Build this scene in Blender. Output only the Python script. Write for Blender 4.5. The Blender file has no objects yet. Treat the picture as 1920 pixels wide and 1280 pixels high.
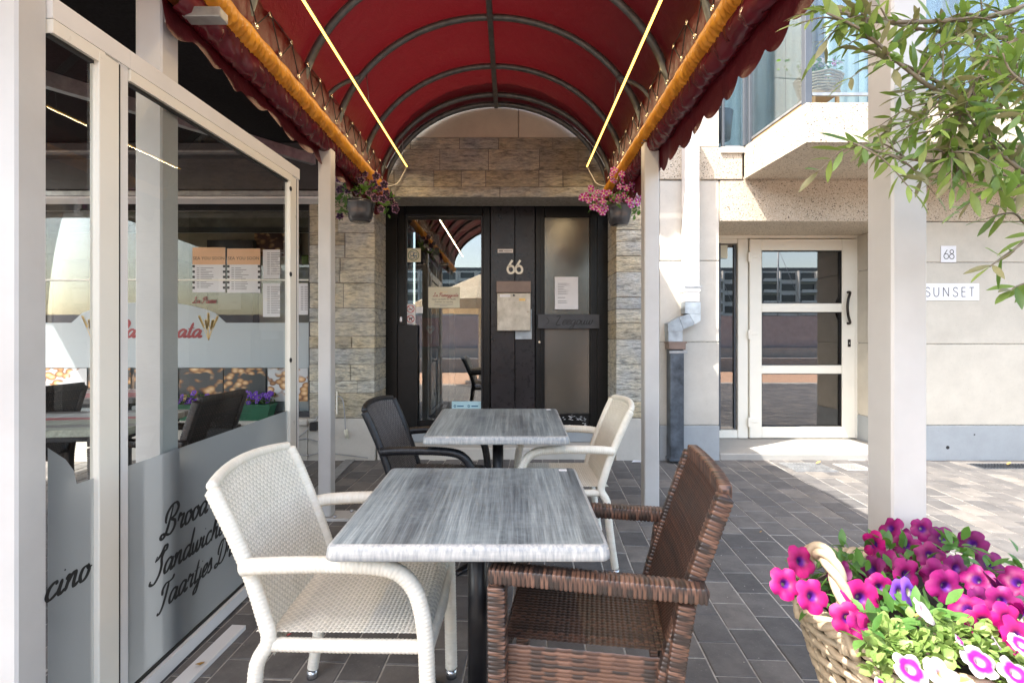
import bpy, math, random
import numpy as np
from mathutils import Vector, Matrix, Euler
random.seed(7); np.random.seed(7)
rad = math.radians
F = 975.0; HOR = 628.0; CZ = 1.285            # focal length in photo pixels, horizon row, eye height
SC = bpy.context.scene
COL = SC.collection
# ---------------------------------------------------------------- camera
cd = bpy.data.cameras.new('camera'); cam = bpy.data.objects.new('camera', cd); COL.objects.link(cam)
cam.location = (0, 0, CZ); cam.rotation_euler = (rad(90), 0, 0)
cd.sensor_width = 36; cd.lens = F/1920*36; cd.shift_y = -12/1920; cd.clip_start = .05; cd.clip_end = 1500
SC.camera = cam
# ---------------------------------------------------------------- light
SUN = Vector((.55, .34, -1)).normalized()      # travel direction of sunlight
elev = math.asin(-SUN.z); az = math.atan2(-SUN.x, -SUN.y)
w = bpy.data.worlds.new('World'); SC.world = w; w.use_nodes = True
nt = w.node_tree; bg = nt.nodes['Background']
sky = nt.nodes.new('ShaderNodeTexSky'); sky.sky_type = 'NISHITA'; sky.sun_disc = False
sky.sun_elevation = elev; sky.sun_rotation = az; sky.air_density = 1.0; sky.dust_density = 2.5; sky.ozone_density = 1.0
tint = nt.nodes.new('ShaderNodeMix'); tint.data_type = 'RGBA'; tint.blend_type = 'MULTIPLY'; tint.inputs[0].default_value = 1; tint.inputs[7].default_value = (1.07, 1.0, .89, 1)
nt.links.new(sky.outputs[0], tint.inputs[6]); nt.links.new(tint.outputs[2], bg.inputs[0]); bg.inputs[1].default_value = .15
sd = bpy.data.lights.new('sun', 'SUN'); sd.energy = 2.35; sd.angle = rad(.5); sd.color = (1, .95, .87)
so = bpy.data.objects.new('sun', sd); COL.objects.link(so); so.rotation_euler = SUN.to_track_quat('-Z', 'Y').to_euler(); so.location = (-5, -5, 20)
SC.view_settings.view_transform = 'Standard'; SC.view_settings.look = 'None'
SC.view_settings.gamma = 1; SC.view_settings.use_curve_mapping = False
SC.view_settings.exposure = 2.55
SC.cycles.max_bounces = 10; SC.cycles.transparent_max_bounces = 24; SC.cycles.diffuse_bounces = 7
SC.cycles.caustics_reflective = False; SC.cycles.caustics_refractive = False

def P(px, py, Y): return Vector(((px-960)/F*Y, Y, CZ+(HOR-py)/F*Y))
def PX(px, Y): return (px-960)/F*Y
def PZ(py, Y): return CZ+(HOR-py)/F*Y
def gz(Y): return .018*max(Y, -3.0)
# ---------------------------------------------------------------- materials
MATS = {}
def newmat(name):
    m = bpy.data.materials.new(name); m.use_nodes = True; MATS[name] = m
    n = m.node_tree.nodes; return m, m.node_tree, n['Principled BSDF']
def coord(nt, scale=(1,1,1), obj=True):
    tc = nt.nodes.new('ShaderNodeTexCoord'); mp = nt.nodes.new('ShaderNodeMapping')
    nt.links.new(tc.outputs['Object'], mp.inputs[0]); mp.inputs['Scale'].default_value = scale
    return mp.outputs[0]
def wcoord(nt, scale=(1,1,1)):
    g = nt.nodes.new('ShaderNodeNewGeometry'); mp = nt.nodes.new('ShaderNodeMapping')
    nt.links.new(g.outputs['Position'], mp.inputs[0]); mp.inputs['Scale'].default_value = scale
    return mp.outputs[0]
def noise(nt, vec, scale, detail=4, rough=.6):
    n = nt.nodes.new('ShaderNodeTexNoise'); n.inputs['Scale'].default_value = scale
    n.inputs['Detail'].default_value = detail; n.inputs['Roughness'].default_value = rough
    nt.links.new(vec, n.inputs['Vector']); return n.outputs['Fac']
def ramp(nt, fac, stops):
    r = nt.nodes.new('ShaderNodeValToRGB'); e = r.color_ramp.elements
    while len(e) < len(stops): e.new(.5)
    for k, (p, c) in enumerate(stops):
        e[k].position = p; e[k].color = (*c, 1) if len(c) == 3 else c
    nt.links.new(fac, r.inputs[0]); return r.outputs[0]
def mixc(nt, a, b, fac, mode='MIX'):
    m = nt.nodes.new('ShaderNodeMix'); m.data_type = 'RGBA'; m.blend_type = mode
    for s, v in ((m.inputs[6], a), (m.inputs[7], b), (m.inputs[0], fac)):
        if hasattr(v, 'links'): nt.links.new(v, s)
        elif isinstance(v, (int, float)): s.default_value = v
        else: s.default_value = (*v, 1)
    return m.outputs[2]
def bump(nt, b, h, strength=.3, dist=.01):
    n = nt.nodes.new('ShaderNodeBump'); n.inputs['Strength'].default_value = strength; n.inputs['Distance'].default_value = dist
    nt.links.new(h, n.inputs['Height']); nt.links.new(n.outputs[0], b.inputs['Normal'])
def plain(name, c, rough=.5, metal=0, var=.12, vs=6, bs=0, bscale=60, spec=.5):
    m, t, b = newmat(name)
    v = wcoord(t); n = noise(t, v, vs, 5)
    lo = tuple(x*(1-var) for x in c); hi = tuple(min(1, x*(1+var)) for x in c)
    t.links.new(ramp(t, n, [(.3, lo), (.7, hi)]), b.inputs['Base Color'])
    n2 = noise(t, v, vs*4, 3)
    mr = t.nodes.new('ShaderNodeMapRange'); mr.inputs[3].default_value = max(0, rough-.08); mr.inputs[4].default_value = min(1, rough+.1)
    t.links.new(n2, mr.inputs[0]); t.links.new(mr.outputs[0], b.inputs['Roughness'])
    b.inputs['Metallic'].default_value = metal; b.inputs['Specular IOR Level'].default_value = spec
    if bs: bump(t, b, noise(t, v, bscale, 4), bs, .004)
    return m
def transl(name, c, ct, rough=.4, tfac=.35, bs=.0, bscale=8, var=.15):
    m, t, b = newmat(name); v = wcoord(t)
    n = noise(t, v, 5, 4)
    t.links.new(ramp(t, n, [(.3, tuple(x*(1-var) for x in c)), (.7, tuple(min(1,x*(1+var)) for x in c))]), b.inputs['Base Color'])
    b.inputs['Roughness'].default_value = rough
    tr = t.nodes.new('ShaderNodeBsdfTranslucent'); tr.inputs[0].default_value = (*ct, 1)
    mx = t.nodes.new('ShaderNodeMixShader'); mx.inputs[0].default_value = tfac
    t.links.new(b.outputs[0], mx.inputs[1]); t.links.new(tr.outputs[0], mx.inputs[2])
    t.links.new(mx.outputs[0], t.nodes['Material Output'].inputs[0])
    if bs: bump(t, b, noise(t, v, bscale, 5), bs, .02)
    return m
def glassm(name, tint=(.93,.95,.94), rough=0.0, boost=1.0):
    m, t, b = newmat(name); t.nodes.remove(b)
    tr = t.nodes.new('ShaderNodeBsdfTransparent'); tr.inputs[0].default_value = (*tint, 1)
    gl = t.nodes.new('ShaderNodeBsdfGlossy'); gl.inputs['Roughness'].default_value = rough
    fr = t.nodes.new('ShaderNodeFresnel'); fr.inputs[0].default_value = 1.5
    mm = t.nodes.new('ShaderNodeMath'); mm.operation = 'MULTIPLY'; mm.inputs[1].default_value = 1.6*boost; mm.use_clamp = True
    t.links.new(fr.outputs[0], mm.inputs[0])
    mx = t.nodes.new('ShaderNodeMixShader'); t.links.new(mm.outputs[0], mx.inputs[0])
    t.links.new(tr.outputs[0], mx.inputs[1]); t.links.new(gl.outputs[0], mx.inputs[2])
    t.links.new(mx.outputs[0], t.nodes['Material Output'].inputs[0]); return m
def emis(name, c, s):
    m, t, b = newmat(name); b.inputs['Base Color'].default_value = (*c, 1)
    b.inputs['Emission Color'].default_value = (*c, 1); b.inputs['Emission Strength'].default_value = s; return m
def attrmat(name, rough=.45, bs=0.1, gain=(1,1,1), spec=.5):
    m, t, b = newmat(name); a = t.nodes.new('ShaderNodeAttribute'); a.attribute_name = 'col'
    v = wcoord(t)
    c = mixc(t, a.outputs['Color'], ramp(t, noise(t, v, 9, 3), [(.3, (.93,.93,.92)), (.7, (1.05,1.05,1.05))]), 1.0, 'MULTIPLY')
    t.links.new(c, b.inputs['Base Color']); b.inputs['Roughness'].default_value = rough; b.inputs['Specular IOR Level'].default_value = spec
    return m

alu = plain('powder_coated_aluminium', (.53,.52,.50), .38, var=.07, vs=4, bs=.05, bscale=220)
alu_w = plain('white_aluminium', (.74,.73,.71), .35, var=.05, vs=3)
galv = plain('galvanised_steel', (.33,.335,.34), .42, metal=.6, var=.25, vs=14)
ribm = plain('grey_steel_tube', (.105,.115,.115), .42, metal=.3, var=.3, vs=20, bs=.1)
black_m = plain('black_painted_metal', (.012,.012,.014), .32, var=.3)
black_f = plain('black_awning_cloth', (.010,.009,.010), .95, var=.5, vs=60, bs=.2, bscale=400, spec=.1)
casset = plain('dark_grey_awning_metal', (.045,.045,.05), .5, var=.25, vs=9)
olivegrey = plain('taupe_painted_board', (.085,.08,.062), .7, var=.35, vs=14, bs=.15)
gasket = plain('black_rubber', (.008,.008,.008), .6)
glass = glassm('clear_glass', (.95,.97,.96), boost=.55)
glass_rest = glassm('restaurant_window_glass', (.92,.94,.93), boost=.6)
glass_door = glassm('tinted_door_glass', (.38,.33,.33), boost=3.2)
glass_66 = glassm('entrance_door_glass', (.72,.74,.72), boost=3.0)
glass_bal = glassm('balcony_glass', (.90,.94,.93), boost=.45)
red_f = transl('red_canopy_cloth', (.060,.0045,.0085), (.17,.008,.011), .48, .10, .10, 90)
_b = red_f.node_tree; bump(_b, _b.nodes['Principled BSDF'], noise(_b, wcoord(_b, (1, 1, 1)), 2.6, 6, .62), .55, .05)
red_pvc = transl('dark_red_vinyl', (.085,.005,.006), (.45,.02,.015), .40, .16, .5, 14)
def _creased():
    m, t, b = newmat('creased_dark_red_vinyl')
    v = wcoord(t, (1, 1, 1)); wv = t.nodes.new('ShaderNodeTexWave'); wv.inputs['Scale'].default_value = 7; wv.inputs['Distortion'].default_value = 3
    wv.bands_direction = 'DIAGONAL'; wv.inputs['Detail'].default_value = 2; wv.inputs['Detail Scale'].default_value = 2
    t.links.new(v, wv.inputs[0]); b.inputs['Base Color'].default_value = (.11,.008,.016,1); b.inputs['Roughness'].default_value = .27
    bump(t, b, wv.outputs[1], .18, .02); return m
MATS['dark_red_vinyl'].node_tree.nodes['Principled BSDF'].inputs['Specular IOR Level'].default_value = .2
red_crease = _creased()
orange_f = transl('golden_orange_lining', (.88,.40,.045), (.98,.50,.06), .33, .5, .5, 26, var=.25)
cordm = plain('black_cord', (.01,.01,.01), .7)
brass = plain('brass_eyelet', (.75,.66,.5), .25, metal=.9)
led = emis('warm_led_diffuser', (1.0, .55, .10), 1.0)
white_paper = plain('white_paper', (.74,.74,.76), .6, var=.04)
cream_card = plain('cream_card', (.62,.60,.48), .5, var=.06)
ink = plain('black_ink', (.015,.015,.015), .5, var=.05)
inkgrey = plain('grey_ink', (.22,.22,.24), .5, var=.05)
redink = plain('red_print', (.30,.03,.035), .5, var=.1)
orangeink = plain('peach_print', (.74,.46,.27), .6, var=.06)
gold_ink = plain('golden_print', (.78,.54,.20), .5, var=.12)
bluecard = plain('pale_blue_print', (.45,.66,.72), .5, var=.05)
plast_red = plain('red_plastic_board', (.45,.02,.025), .4)
plast_blue = plain('blue_plastic_board', (.03,.13,.24), .4, var=.2)
cream_lac = plain('cream_lacquer', (.80,.77,.68), .30, var=.03, vs=3)
bronze = plain('dark_bronze_handle', (.035,.028,.024), .3, metal=.5)
zinc = plain('zinc_sheet', (.34,.38,.41), .38, metal=.55, var=.3, vs=9)
leadp = plain('weathered_lead', (.075,.09,.11), .42, metal=.4, var=.55, vs=10, bs=.2, bscale=30)
pipe_w = plain('white_pipe', (.78,.77,.75), .35, var=.05)
blackp = plain('black_lacquered_wood', (.006,.0055,.0055), .30, var=.4, vs=12, bs=.08, bscale=25, spec=.32)
panelp = plain('dark_plum_panel', (.017,.014,.016), .28, var=.4, vs=5, spec=.4)
mailm = None
potm = plain('graphite_plastic', (.05,.05,.055), .16, var=.2)
greenp = plain('green_plastic', (.03,.14,.075), .35, var=.12)
soilm = plain('potting_soil', (.035,.022,.015), .95, var=.5, vs=60, bs=.6, bscale=80)
chrome = plain('brushed_steel_cap', (.55,.55,.56), .25, metal=.9)
creamcloth = transl('cream_parasol_cloth', (.72,.62,.45), (.7,.55,.35), .8, .3)
orangep = plain('orange_plastic', (.80,.13,.015), .4)
# clear, tintless frosted film
def _frost():
    m, t, b = newmat('frosted_film'); t.nodes.remove(b)
    rf = t.nodes.new('ShaderNodeBsdfRefraction'); rf.inputs['Roughness'].default_value = .42; rf.inputs['IOR'].default_value = 1.12; rf.inputs[0].default_value = (.62,.64,.65,1)
    df = t.nodes.new('ShaderNodeBsdfDiffuse'); df.inputs[0].default_value = (.34,.355,.36,1)
    tl = t.nodes.new('ShaderNodeBsdfTranslucent'); tl.inputs[0].default_value = (.55,.58,.6,1)
    m1 = t.nodes.new('ShaderNodeMixShader'); m1.inputs[0].default_value = .45
    m2 = t.nodes.new('ShaderNodeMixShader'); m2.inputs[0].default_value = .45
    t.links.new(df.outputs[0], m1.inputs[1]); t.links.new(tl.outputs[0], m1.inputs[2])
    t.links.new(m1.outputs[0], m2.inputs[1]); t.links.new(rf.outputs[0], m2.inputs[2])
    t.links.new(m2.outputs[0], t.nodes['Material Output'].inputs[0]); return m
frost = _frost()
def _film():
    m, t, b = newmat('milky_window_film'); b.inputs['Base Color'].default_value = (.50,.55,.57,1); b.inputs['Roughness'].default_value = .35
    tr = t.nodes.new('ShaderNodeBsdfTransparent'); mx = t.nodes.new('ShaderNodeMixShader'); mx.inputs[0].default_value = .18
    t.links.new(b.outputs[0], mx.inputs[1]); t.links.new(tr.outputs[0], mx.inputs[2]); t.links.new(mx.outputs[0], t.nodes['Material Output'].inputs[0]); return m
film = _film()
def _fluted():
    m, t, b = newmat('rippled_obscure_glass'); t.nodes.remove(b)
    v = wcoord(t); n = noise(t, v, 12, 2)
    gl = t.nodes.new('ShaderNodeBsdfGlossy'); gl.inputs['Roughness'].default_value = .22; gl.inputs[0].default_value = (.62,.60,.55,1)
    df = t.nodes.new('ShaderNodeBsdfDiffuse'); df.inputs[0].default_value = (.045,.040,.032,1)
    bm = t.nodes.new('ShaderNodeBump'); bm.inputs['Strength'].default_value = .05; bm.inputs['Distance'].default_value = .02
    t.links.new(n, bm.inputs['Height']); t.links.new(bm.outputs[0], gl.inputs['Normal'])
    mx = t.nodes.new('ShaderNodeMixShader'); mx.inputs[0].default_value = .20
    t.links.new(df.outputs[0], mx.inputs[1]); t.links.new(gl.outputs[0], mx.inputs[2]); t.links.new(mx.outputs[0], t.nodes['Material Output'].inputs[0]); return m
obscure = _fluted()
def _paver():
    m, t, b = newmat('slate_grey_paver'); v = wcoord(t)
    oi = t.nodes.new('ShaderNodeObjectInfo'); g = t.nodes.new('ShaderNodeNewGeometry')
    ad = t.nodes.new('ShaderNodeMath'); ad.operation = 'ADD'; t.links.new(oi.outputs['Random'], ad.inputs[0]); t.links.new(g.outputs['Random Per Island'], ad.inputs[1])
    fr = t.nodes.new('ShaderNodeMath'); fr.operation = 'FRACT'; t.links.new(ad.outputs[0], fr.inputs[0])
    c0 = ramp(t, fr.outputs[0], [(0, (.084,.082,.083)), (.3, (.107,.103,.102)), (.7, (.125,.119,.115)), (1, (.168,.155,.143))])
    n = noise(t, v, 9, 6, .7); c1 = mixc(t, c0, ramp(t, n, [(.3, (.72,.72,.72)), (.7, (1.3,1.28,1.24))]), 1, 'MULTIPLY')
    sp = ramp(t, noise(t, v, 130, 2, .5), [(.66, (0,0,0)), (.72, (1,1,1))])
    c2 = mixc(t, c1, (.30,.29,.27), 0.0); 
    mm = t.nodes.new('ShaderNodeMath'); mm.operation = 'MULTIPLY'; mm.inputs[1].default_value = .35; t.links.new(sp, mm.inputs[0])
    c3 = mixc(t, c1, (.26,.25,.23), mm.outputs[0])
    st = ramp(t, noise(t, v, 2.2, 5, .65), [(.60, (0,0,0)), (.72, (1,1,1))]); m3 = t.nodes.new('ShaderNodeMath'); m3.operation = 'MULTIPLY'; m3.inputs[1].default_value = .22; t.links.new(st, m3.inputs[0])
    c4 = mixc(t, c3, (.20,.185,.16), m3.outputs[0])
    t.links.new(c4, b.inputs['Base Color']); b.inputs['Roughness'].default_value = .62
    bump(t, b, noise(t, v, 45, 6, .7), .35, .006); return m
paverm = _paver()
jointm = plain('sandy_paver_joint', (.40,.38,.34), .95, var=.3, vs=40, bs=.3)
asphalt = plain('asphalt', (.055,.055,.058), .9, var=.3, vs=30, bs=.3)
concr = plain('pale_concrete', (.36,.34,.32), .85, var=.12, vs=4, bs=.2)
def _slate():
    m, t, b = newmat('split_face_quartzite'); 
    v = wcoord(t, (9, 9, 40)); v2 = wcoord(t, (26, 26, 120)); v3 = wcoord(t)
    n1 = noise(t, v, 1, 6, .65); n2 = noise(t, v2, 1, 4, .6); n3 = noise(t, v3, 3.5, 3)
    oi = t.nodes.new('ShaderNodeObjectInfo')
    tint = ramp(t, oi.outputs['Random'], [(0, (.46,.42,.34)), (.3, (.66,.60,.47)), (.6, (.64,.63,.58)), (1, (.50,.52,.53))])
    lay = ramp(t, n1, [(.30, (.40,.41,.42)), (.42, (.75,.75,.73)), (.5, (1,.99,.96)), (.72, (1.2,1.18,1.14))])
    c = mixc(t, tint, lay, 1, 'MULTIPLY')
    c = mixc(t, c, ramp(t, n3, [(.35, (.88,.9,.95)), (.65, (1.1,1.04,.92))]), 1, 'MULTIPLY')
    c = mixc(t, c, ramp(t, n2, [(.3, (.7,.7,.7)), (.6, (1.1,1.1,1.1))]), 1, 'MULTIPLY')
    t.links.new(c, b.inputs['Base Color']); b.inputs['Roughness'].default_value = .7
    ad = t.nodes.new('ShaderNodeMath'); ad.operation = 'ADD'; t.links.new(n1, ad.inputs[0]); t.links.new(n2, ad.inputs[1])
    bump(t, b, ad.outputs[0], 1.0, .025); return m
slatem = _slate()
def _lime(name, c, dirt=.5):
    m, t, b = newmat(name); v = wcoord(t); oi = t.nodes.new('ShaderNodeObjectInfo')
    k = ramp(t, oi.outputs['Random'], [(0, tuple(x*.90 for x in c)), (1, tuple(x*1.06 for x in c))])
    c1 = mixc(t, k, ramp(t, noise(t, v, 2.5, 7, .7), [(.3, (.86,.85,.83)), (.7, (1.08,1.07,1.05))]), 1, 'MULTIPLY')
    pits = ramp(t, noise(t, v, 85, 3, .6), [(.24, (.62,.6,.56)), (.36, (1,1,1))])
    c2 = mixc(t, c1, pits, .6, 'MULTIPLY')
    t.links.new(c2, b.inputs['Base Color']); b.inputs['Roughness'].default_value = .7
    bump(t, b, noise(t, v, 60, 6, .7), .15, .004); return m
lime = _lime('french_limestone', (.56,.525,.455))
lime_w = _lime('pale_limestone', (.55,.525,.475))
blue_st = _lime('bluestone', (.33,.36,.385))
lintel_c = _lime('cream_render', (.66,.60,.50))
def _terr():
    m, t, b = newmat('exposed_aggregate_concrete'); v = wcoord(t)
    vo = t.nodes.new('ShaderNodeTexVoronoi'); vo.inputs['Scale'].default_value = 140; t.links.new(v, vo.inputs['Vector'])
    sep = t.nodes.new('ShaderNodeSeparateColor'); t.links.new(vo.outputs['Color'], sep.inputs[0])
    grain = ramp(t, sep.outputs[0], [(0, (.05,.045,.04)), (.045, (.10,.09,.08)), (.06, (.50,.435,.35)), (.5, (.60,.53,.44)), (1, (.68,.63,.55))])
    peb = ramp(t, vo.outputs['Distance'], [(.25, (1,1,1)), (.65, (.78,.75,.70))])
    c = mixc(t, grain, peb, 1, 'MULTIPLY')
    c = mixc(t, c, ramp(t, noise(t, v, 1.6, 4), [(.3, (.92,.9,.88)), (.7, (1.08,1.07,1.05))]), 1, 'MULTIPLY')
    t.links.new(c, b.inputs['Base Color']); b.inputs['Roughness'].default_value = .75
    bump(t, b, vo.outputs['Distance'], .5, .004); return m
terr = _terr()
def _tabletop():
    m, t, b = newmat('weathered_grey_laminate'); v = coord(t, (62, 1.9, 62)); v2 = coord(t, (240, 5, 240)); v3 = coord(t, (3, 3, 3)); v4 = coord(t, (5.2, .35, 5.2))
    n1 = noise(t, v, 1, 9, .72); n2 = noise(t, v2, 1, 4, .7); n3 = noise(t, v3, 1.9, 9, .75); n4 = noise(t, v4, 1, 1)
    c = ramp(t, n1, [(.26, (.07,.088,.105)), (.42, (.17,.197,.215)), (.55, (.29,.32,.335)), (.72, (.50,.535,.54))])
    c = mixc(t, c, ramp(t, n4, [(.38, (.6,.62,.66)), (.5, (1,1,1)), (.62, (1.45,1.44,1.42))]), 1, 'MULTIPLY')
    c = mixc(t, c, ramp(t, n2, [(.3, (.7,.7,.7)), (.7, (1.3,1.3,1.3))]), 1, 'MULTIPLY')
    f = ramp(t, n3, [(.46, (0,0,0)), (.66, (1,1,1))]); mm = t.nodes.new('ShaderNodeMath'); mm.operation = 'MULTIPLY'; mm.inputs[1].default_value = .5; t.links.new(f, mm.inputs[0])
    c = mixc(t, c, (.44,.485,.50), mm.outputs[0])
    v5 = coord(t, (14, 140, 14)); n5 = noise(t, v5, 1, 3); c = mixc(t, c, ramp(t, n5, [(.35, (.94,.94,.95)), (.65, (1.05,1.05,1.05))]), 1, 'MULTIPLY')
    c = mixc(t, c, (.74,.79,.80), 1, 'MULTIPLY')
    t.links.new(c, b.inputs['Base Color']); b.inputs['Roughness'].default_value = .36
    bump(t, b, n2, .10, .002); return m
topm = _tabletop()
def _topedge():
    m, t, b = newmat('worn_table_edge'); v = coord(t, (120, 120, 3)); v2 = coord(t, (4, 4, 30)); v3 = coord(t, (9,9,60))
    n1 = noise(t, v, 1, 4, .6); n2 = noise(t, v2, 1, 4)
    c = ramp(t, n1, [(.3, (.27,.29,.305)), (.55, (.42,.425,.415)), (.7, (.52,.515,.50))])
    c = mixc(t, c, ramp(t, n2, [(.35, (.75,.77,.8)), (.65, (1.15,1.14,1.12))]), 1, 'MULTIPLY')
    ch = ramp(t, noise(t, v3, .6, 3), [(.66, (0,0,0)), (.69, (1,1,1))]); c = mixc(t, c, (.74,.66,.56), ch)
    t.links.new(c, b.inputs['Base Color']); b.inputs['Roughness'].default_value = .32; return m
edgem = _topedge()
wick_w = attrmat('ivory_wicker', .42)
wick_k = attrmat('black_wicker', .36)
wick_b = attrmat('copper_brown_wicker', .34)
wick_d = attrmat('dark_brown_wicker', .4)
def _mail():
    m, t, b = newmat('aged_champagne_metal'); v = wcoord(t)
    n = noise(t, v, 9, 7, .7); c = ramp(t, n, [(.3, (.34,.30,.24)), (.5, (.47,.43,.36)), (.68, (.60,.56,.48))])
    r = ramp(t, noise(t, v, 30, 6, .7), [(.62, (0,0,0)), (.7, (1,1,1))]); c = mixc(t, c, (.30,.22,.14), r)
    t.links.new(c, b.inputs['Base Color']); b.inputs['Metallic'].default_value = .35; b.inputs['Roughness'].default_value = .45; return m
mailm = _mail(); maillid = plain('brown_metal_flap', (.20,.145,.12), .4, metal=.3, var=.2)
def _bread(name, dark=(.05,.05,.05), seed=0, sc=14):
    m, t, b = newmat(name); v = wcoord(t, (1, 1, 1.5)); mp = t.nodes.new('ShaderNodeMapping'); t.links.new(v, mp.inputs[0]); mp.inputs['Location'].default_value = (seed, seed*2.3, 0); mp.inputs['Rotation'].default_value = (0, .6, 0)
    vo = t.nodes.new('ShaderNodeTexVoronoi'); vo.inputs['Scale'].default_value = sc; vo.feature = 'SMOOTH_F1'; vo.inputs['Smoothness'].default_value = .3
    t.links.new(mp.outputs[0], vo.inputs['Vector'])
    c = ramp(t, vo.outputs['Distance'], [(.10, (.80,.56,.32)), (.35, (.55,.30,.12)), (.52, (.20,.08,.03)), (.62, dark)])
    n = noise(t, mp.outputs[0], 4, 2); f = ramp(t, n, [(.50, (0,0,0)), (.56, (1,1,1))])
    c = mixc(t, c, dark, f)
    t.links.new(c, b.inputs['Base Color']); b.inputs['Roughness'].default_value = .4; return m
bread = [_bread('bread_photo_print', (.035,.04,.04), 1.3), _bread('baguette_photo_print', (.05,.05,.05), 4.1, 10), _bread('rolls_photo_print', (.55,.55,.55), 7.7, 12), _bread('croissant_photo_print', (.10,.03,.015), 3.2, 11)]
def _planks():
    m, t, b = newmat('multicoloured_plank_wood'); oi = t.nodes.new('ShaderNodeObjectInfo')
    k = ramp(t, oi.outputs['Random'], [(0, (.42,.10,.10)), (.25, (.50,.50,.46)), (.5, (.20,.18,.16)), (.75, (.34,.34,.26)), (1, (.55,.30,.27))])
    [q for q in t.nodes if q.type == 'VALTORGB'][0].color_ramp.interpolation = 'CONSTANT'
    v = wcoord(t, (30, 3, 30)); c = mixc(t, k, ramp(t, noise(t, v, 1, 5), [(.3, (.65,.65,.65)), (.7, (1.25,1.25,1.25))]), 1, 'MULTIPLY')
    t.links.new(c, b.inputs['Base Color']); b.inputs['Roughness'].default_value = .4; return m
plankm = _planks()
def leafm(name, c1, c2, tr, tf=.3, rough=.4):
    m, t, b = newmat(name); oi = t.nodes.new('ShaderNodeObjectInfo'); g = t.nodes.new('ShaderNodeNewGeometry')
    ad = t.nodes.new('ShaderNodeMath'); ad.operation = 'ADD'; t.links.new(oi.outputs['Random'], ad.inputs[0]); t.links.new(g.outputs['Random Per Island'], ad.inputs[1])
    fr = t.nodes.new('ShaderNodeMath'); fr.operation = 'FRACT'; t.links.new(ad.outputs[0], fr.inputs[0])
    c = ramp(t, fr.outputs[0], [(0, c1), (1, c2)])
    c = mixc(t, c, ramp(t, noise(t, wcoord(t), 60, 3), [(.3, (.85,.85,.85)), (.7, (1.15,1.15,1.15))]), 1, 'MULTIPLY')
    t.links.new(c, b.inputs['Base Color']); b.inputs['Roughness'].default_value = rough
    tl = t.nodes.new('ShaderNodeBsdfTranslucent'); tl.inputs[0].default_value = (*tr, 1)
    mx = t.nodes.new('ShaderNodeMixShader'); mx.inputs[0].default_value = tf
    t.links.new(b.outputs[0], mx.inputs[1]); t.links.new(tl.outputs[0], mx.inputs[2]); t.links.new(mx.outputs[0], t.nodes['Material Output'].inputs[0])
    return m, t, b
def _olive():
    m, t, b = leafm('olive_leaf', (.06,.13,.028), (.26,.34,.08), (.26,.42,.06), .28, .36)
    return m
olive_l = _olive()
olive_y = leafm('young_olive_leaf', (.16,.27,.06), (.30,.38,.12), (.4,.55,.1), .3, .4)[0]
olive_u = leafm('olive_leaf_underside', (.17,.17,.085), (.26,.24,.12), (.3,.3,.1), .2, .5)[0]
barkm = plain('olive_bark', (.20,.165,.12), .85, var=.35, vs=30, bs=.5)
pet_leaf = leafm('petunia_leaf', (.035,.11,.02), (.10,.22,.05), (.2,.4,.05), .3, .5)[0]
lime_leaf = leafm('pale_calibrachoa_leaf', (.15,.25,.06), (.27,.36,.12), (.4,.55,.15), .3, .45)[0]
fuch = attrmat('fuchsia_petal', .5)
def petal(name, tf=.32):
    m, t, b = newmat(name); a = t.nodes.new('ShaderNodeAttribute'); a.attribute_name = 'col'
    t.links.new(a.outputs['Color'], b.inputs['Base Color']); b.inputs['Roughness'].default_value = .55
    tl = t.nodes.new('ShaderNodeBsdfTranslucent'); t.links.new(a.outputs['Color'], tl.inputs[0])
    mx = t.nodes.new('ShaderNodeMixShader'); mx.inputs[0].default_value = tf
    t.links.new(b.outputs[0], mx.inputs[1]); t.links.new(tl.outputs[0], mx.inputs[2]); t.links.new(mx.outputs[0], t.nodes['Material Output'].inputs[0]); return m
petalm = petal('petunia_petal')
willow = plain('peeled_willow', (.40,.32,.22), .55, var=.25, vs=25, bs=.15)
curtain = plain('white_curtain', (.68,.72,.76), .8, var=.06, vs=5)
anth = plain('anthracite_aluminium', (.07,.08,.095), .4, var=.1)
oakm = plain('oak_wood', (.42,.27,.13), .5, var=.2, vs=12)
waterm = plain('harbour_water', (.05,.08,.09), .1, var=.2)
facem = plain('white_facade', (.66,.64,.60), .7)
wing = plain('dark_window_glass', (.06,.07,.08), .15)
lilac = plain('lilac_grey_wall', (.36,.33,.34), .8)
terrac = plain('terracotta_road_strip', (.52,.33,.22), .85)
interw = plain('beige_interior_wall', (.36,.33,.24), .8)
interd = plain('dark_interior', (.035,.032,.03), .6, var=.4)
litgreen = plain('lime_green_pot', (.25,.38,.05), .4)
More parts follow.
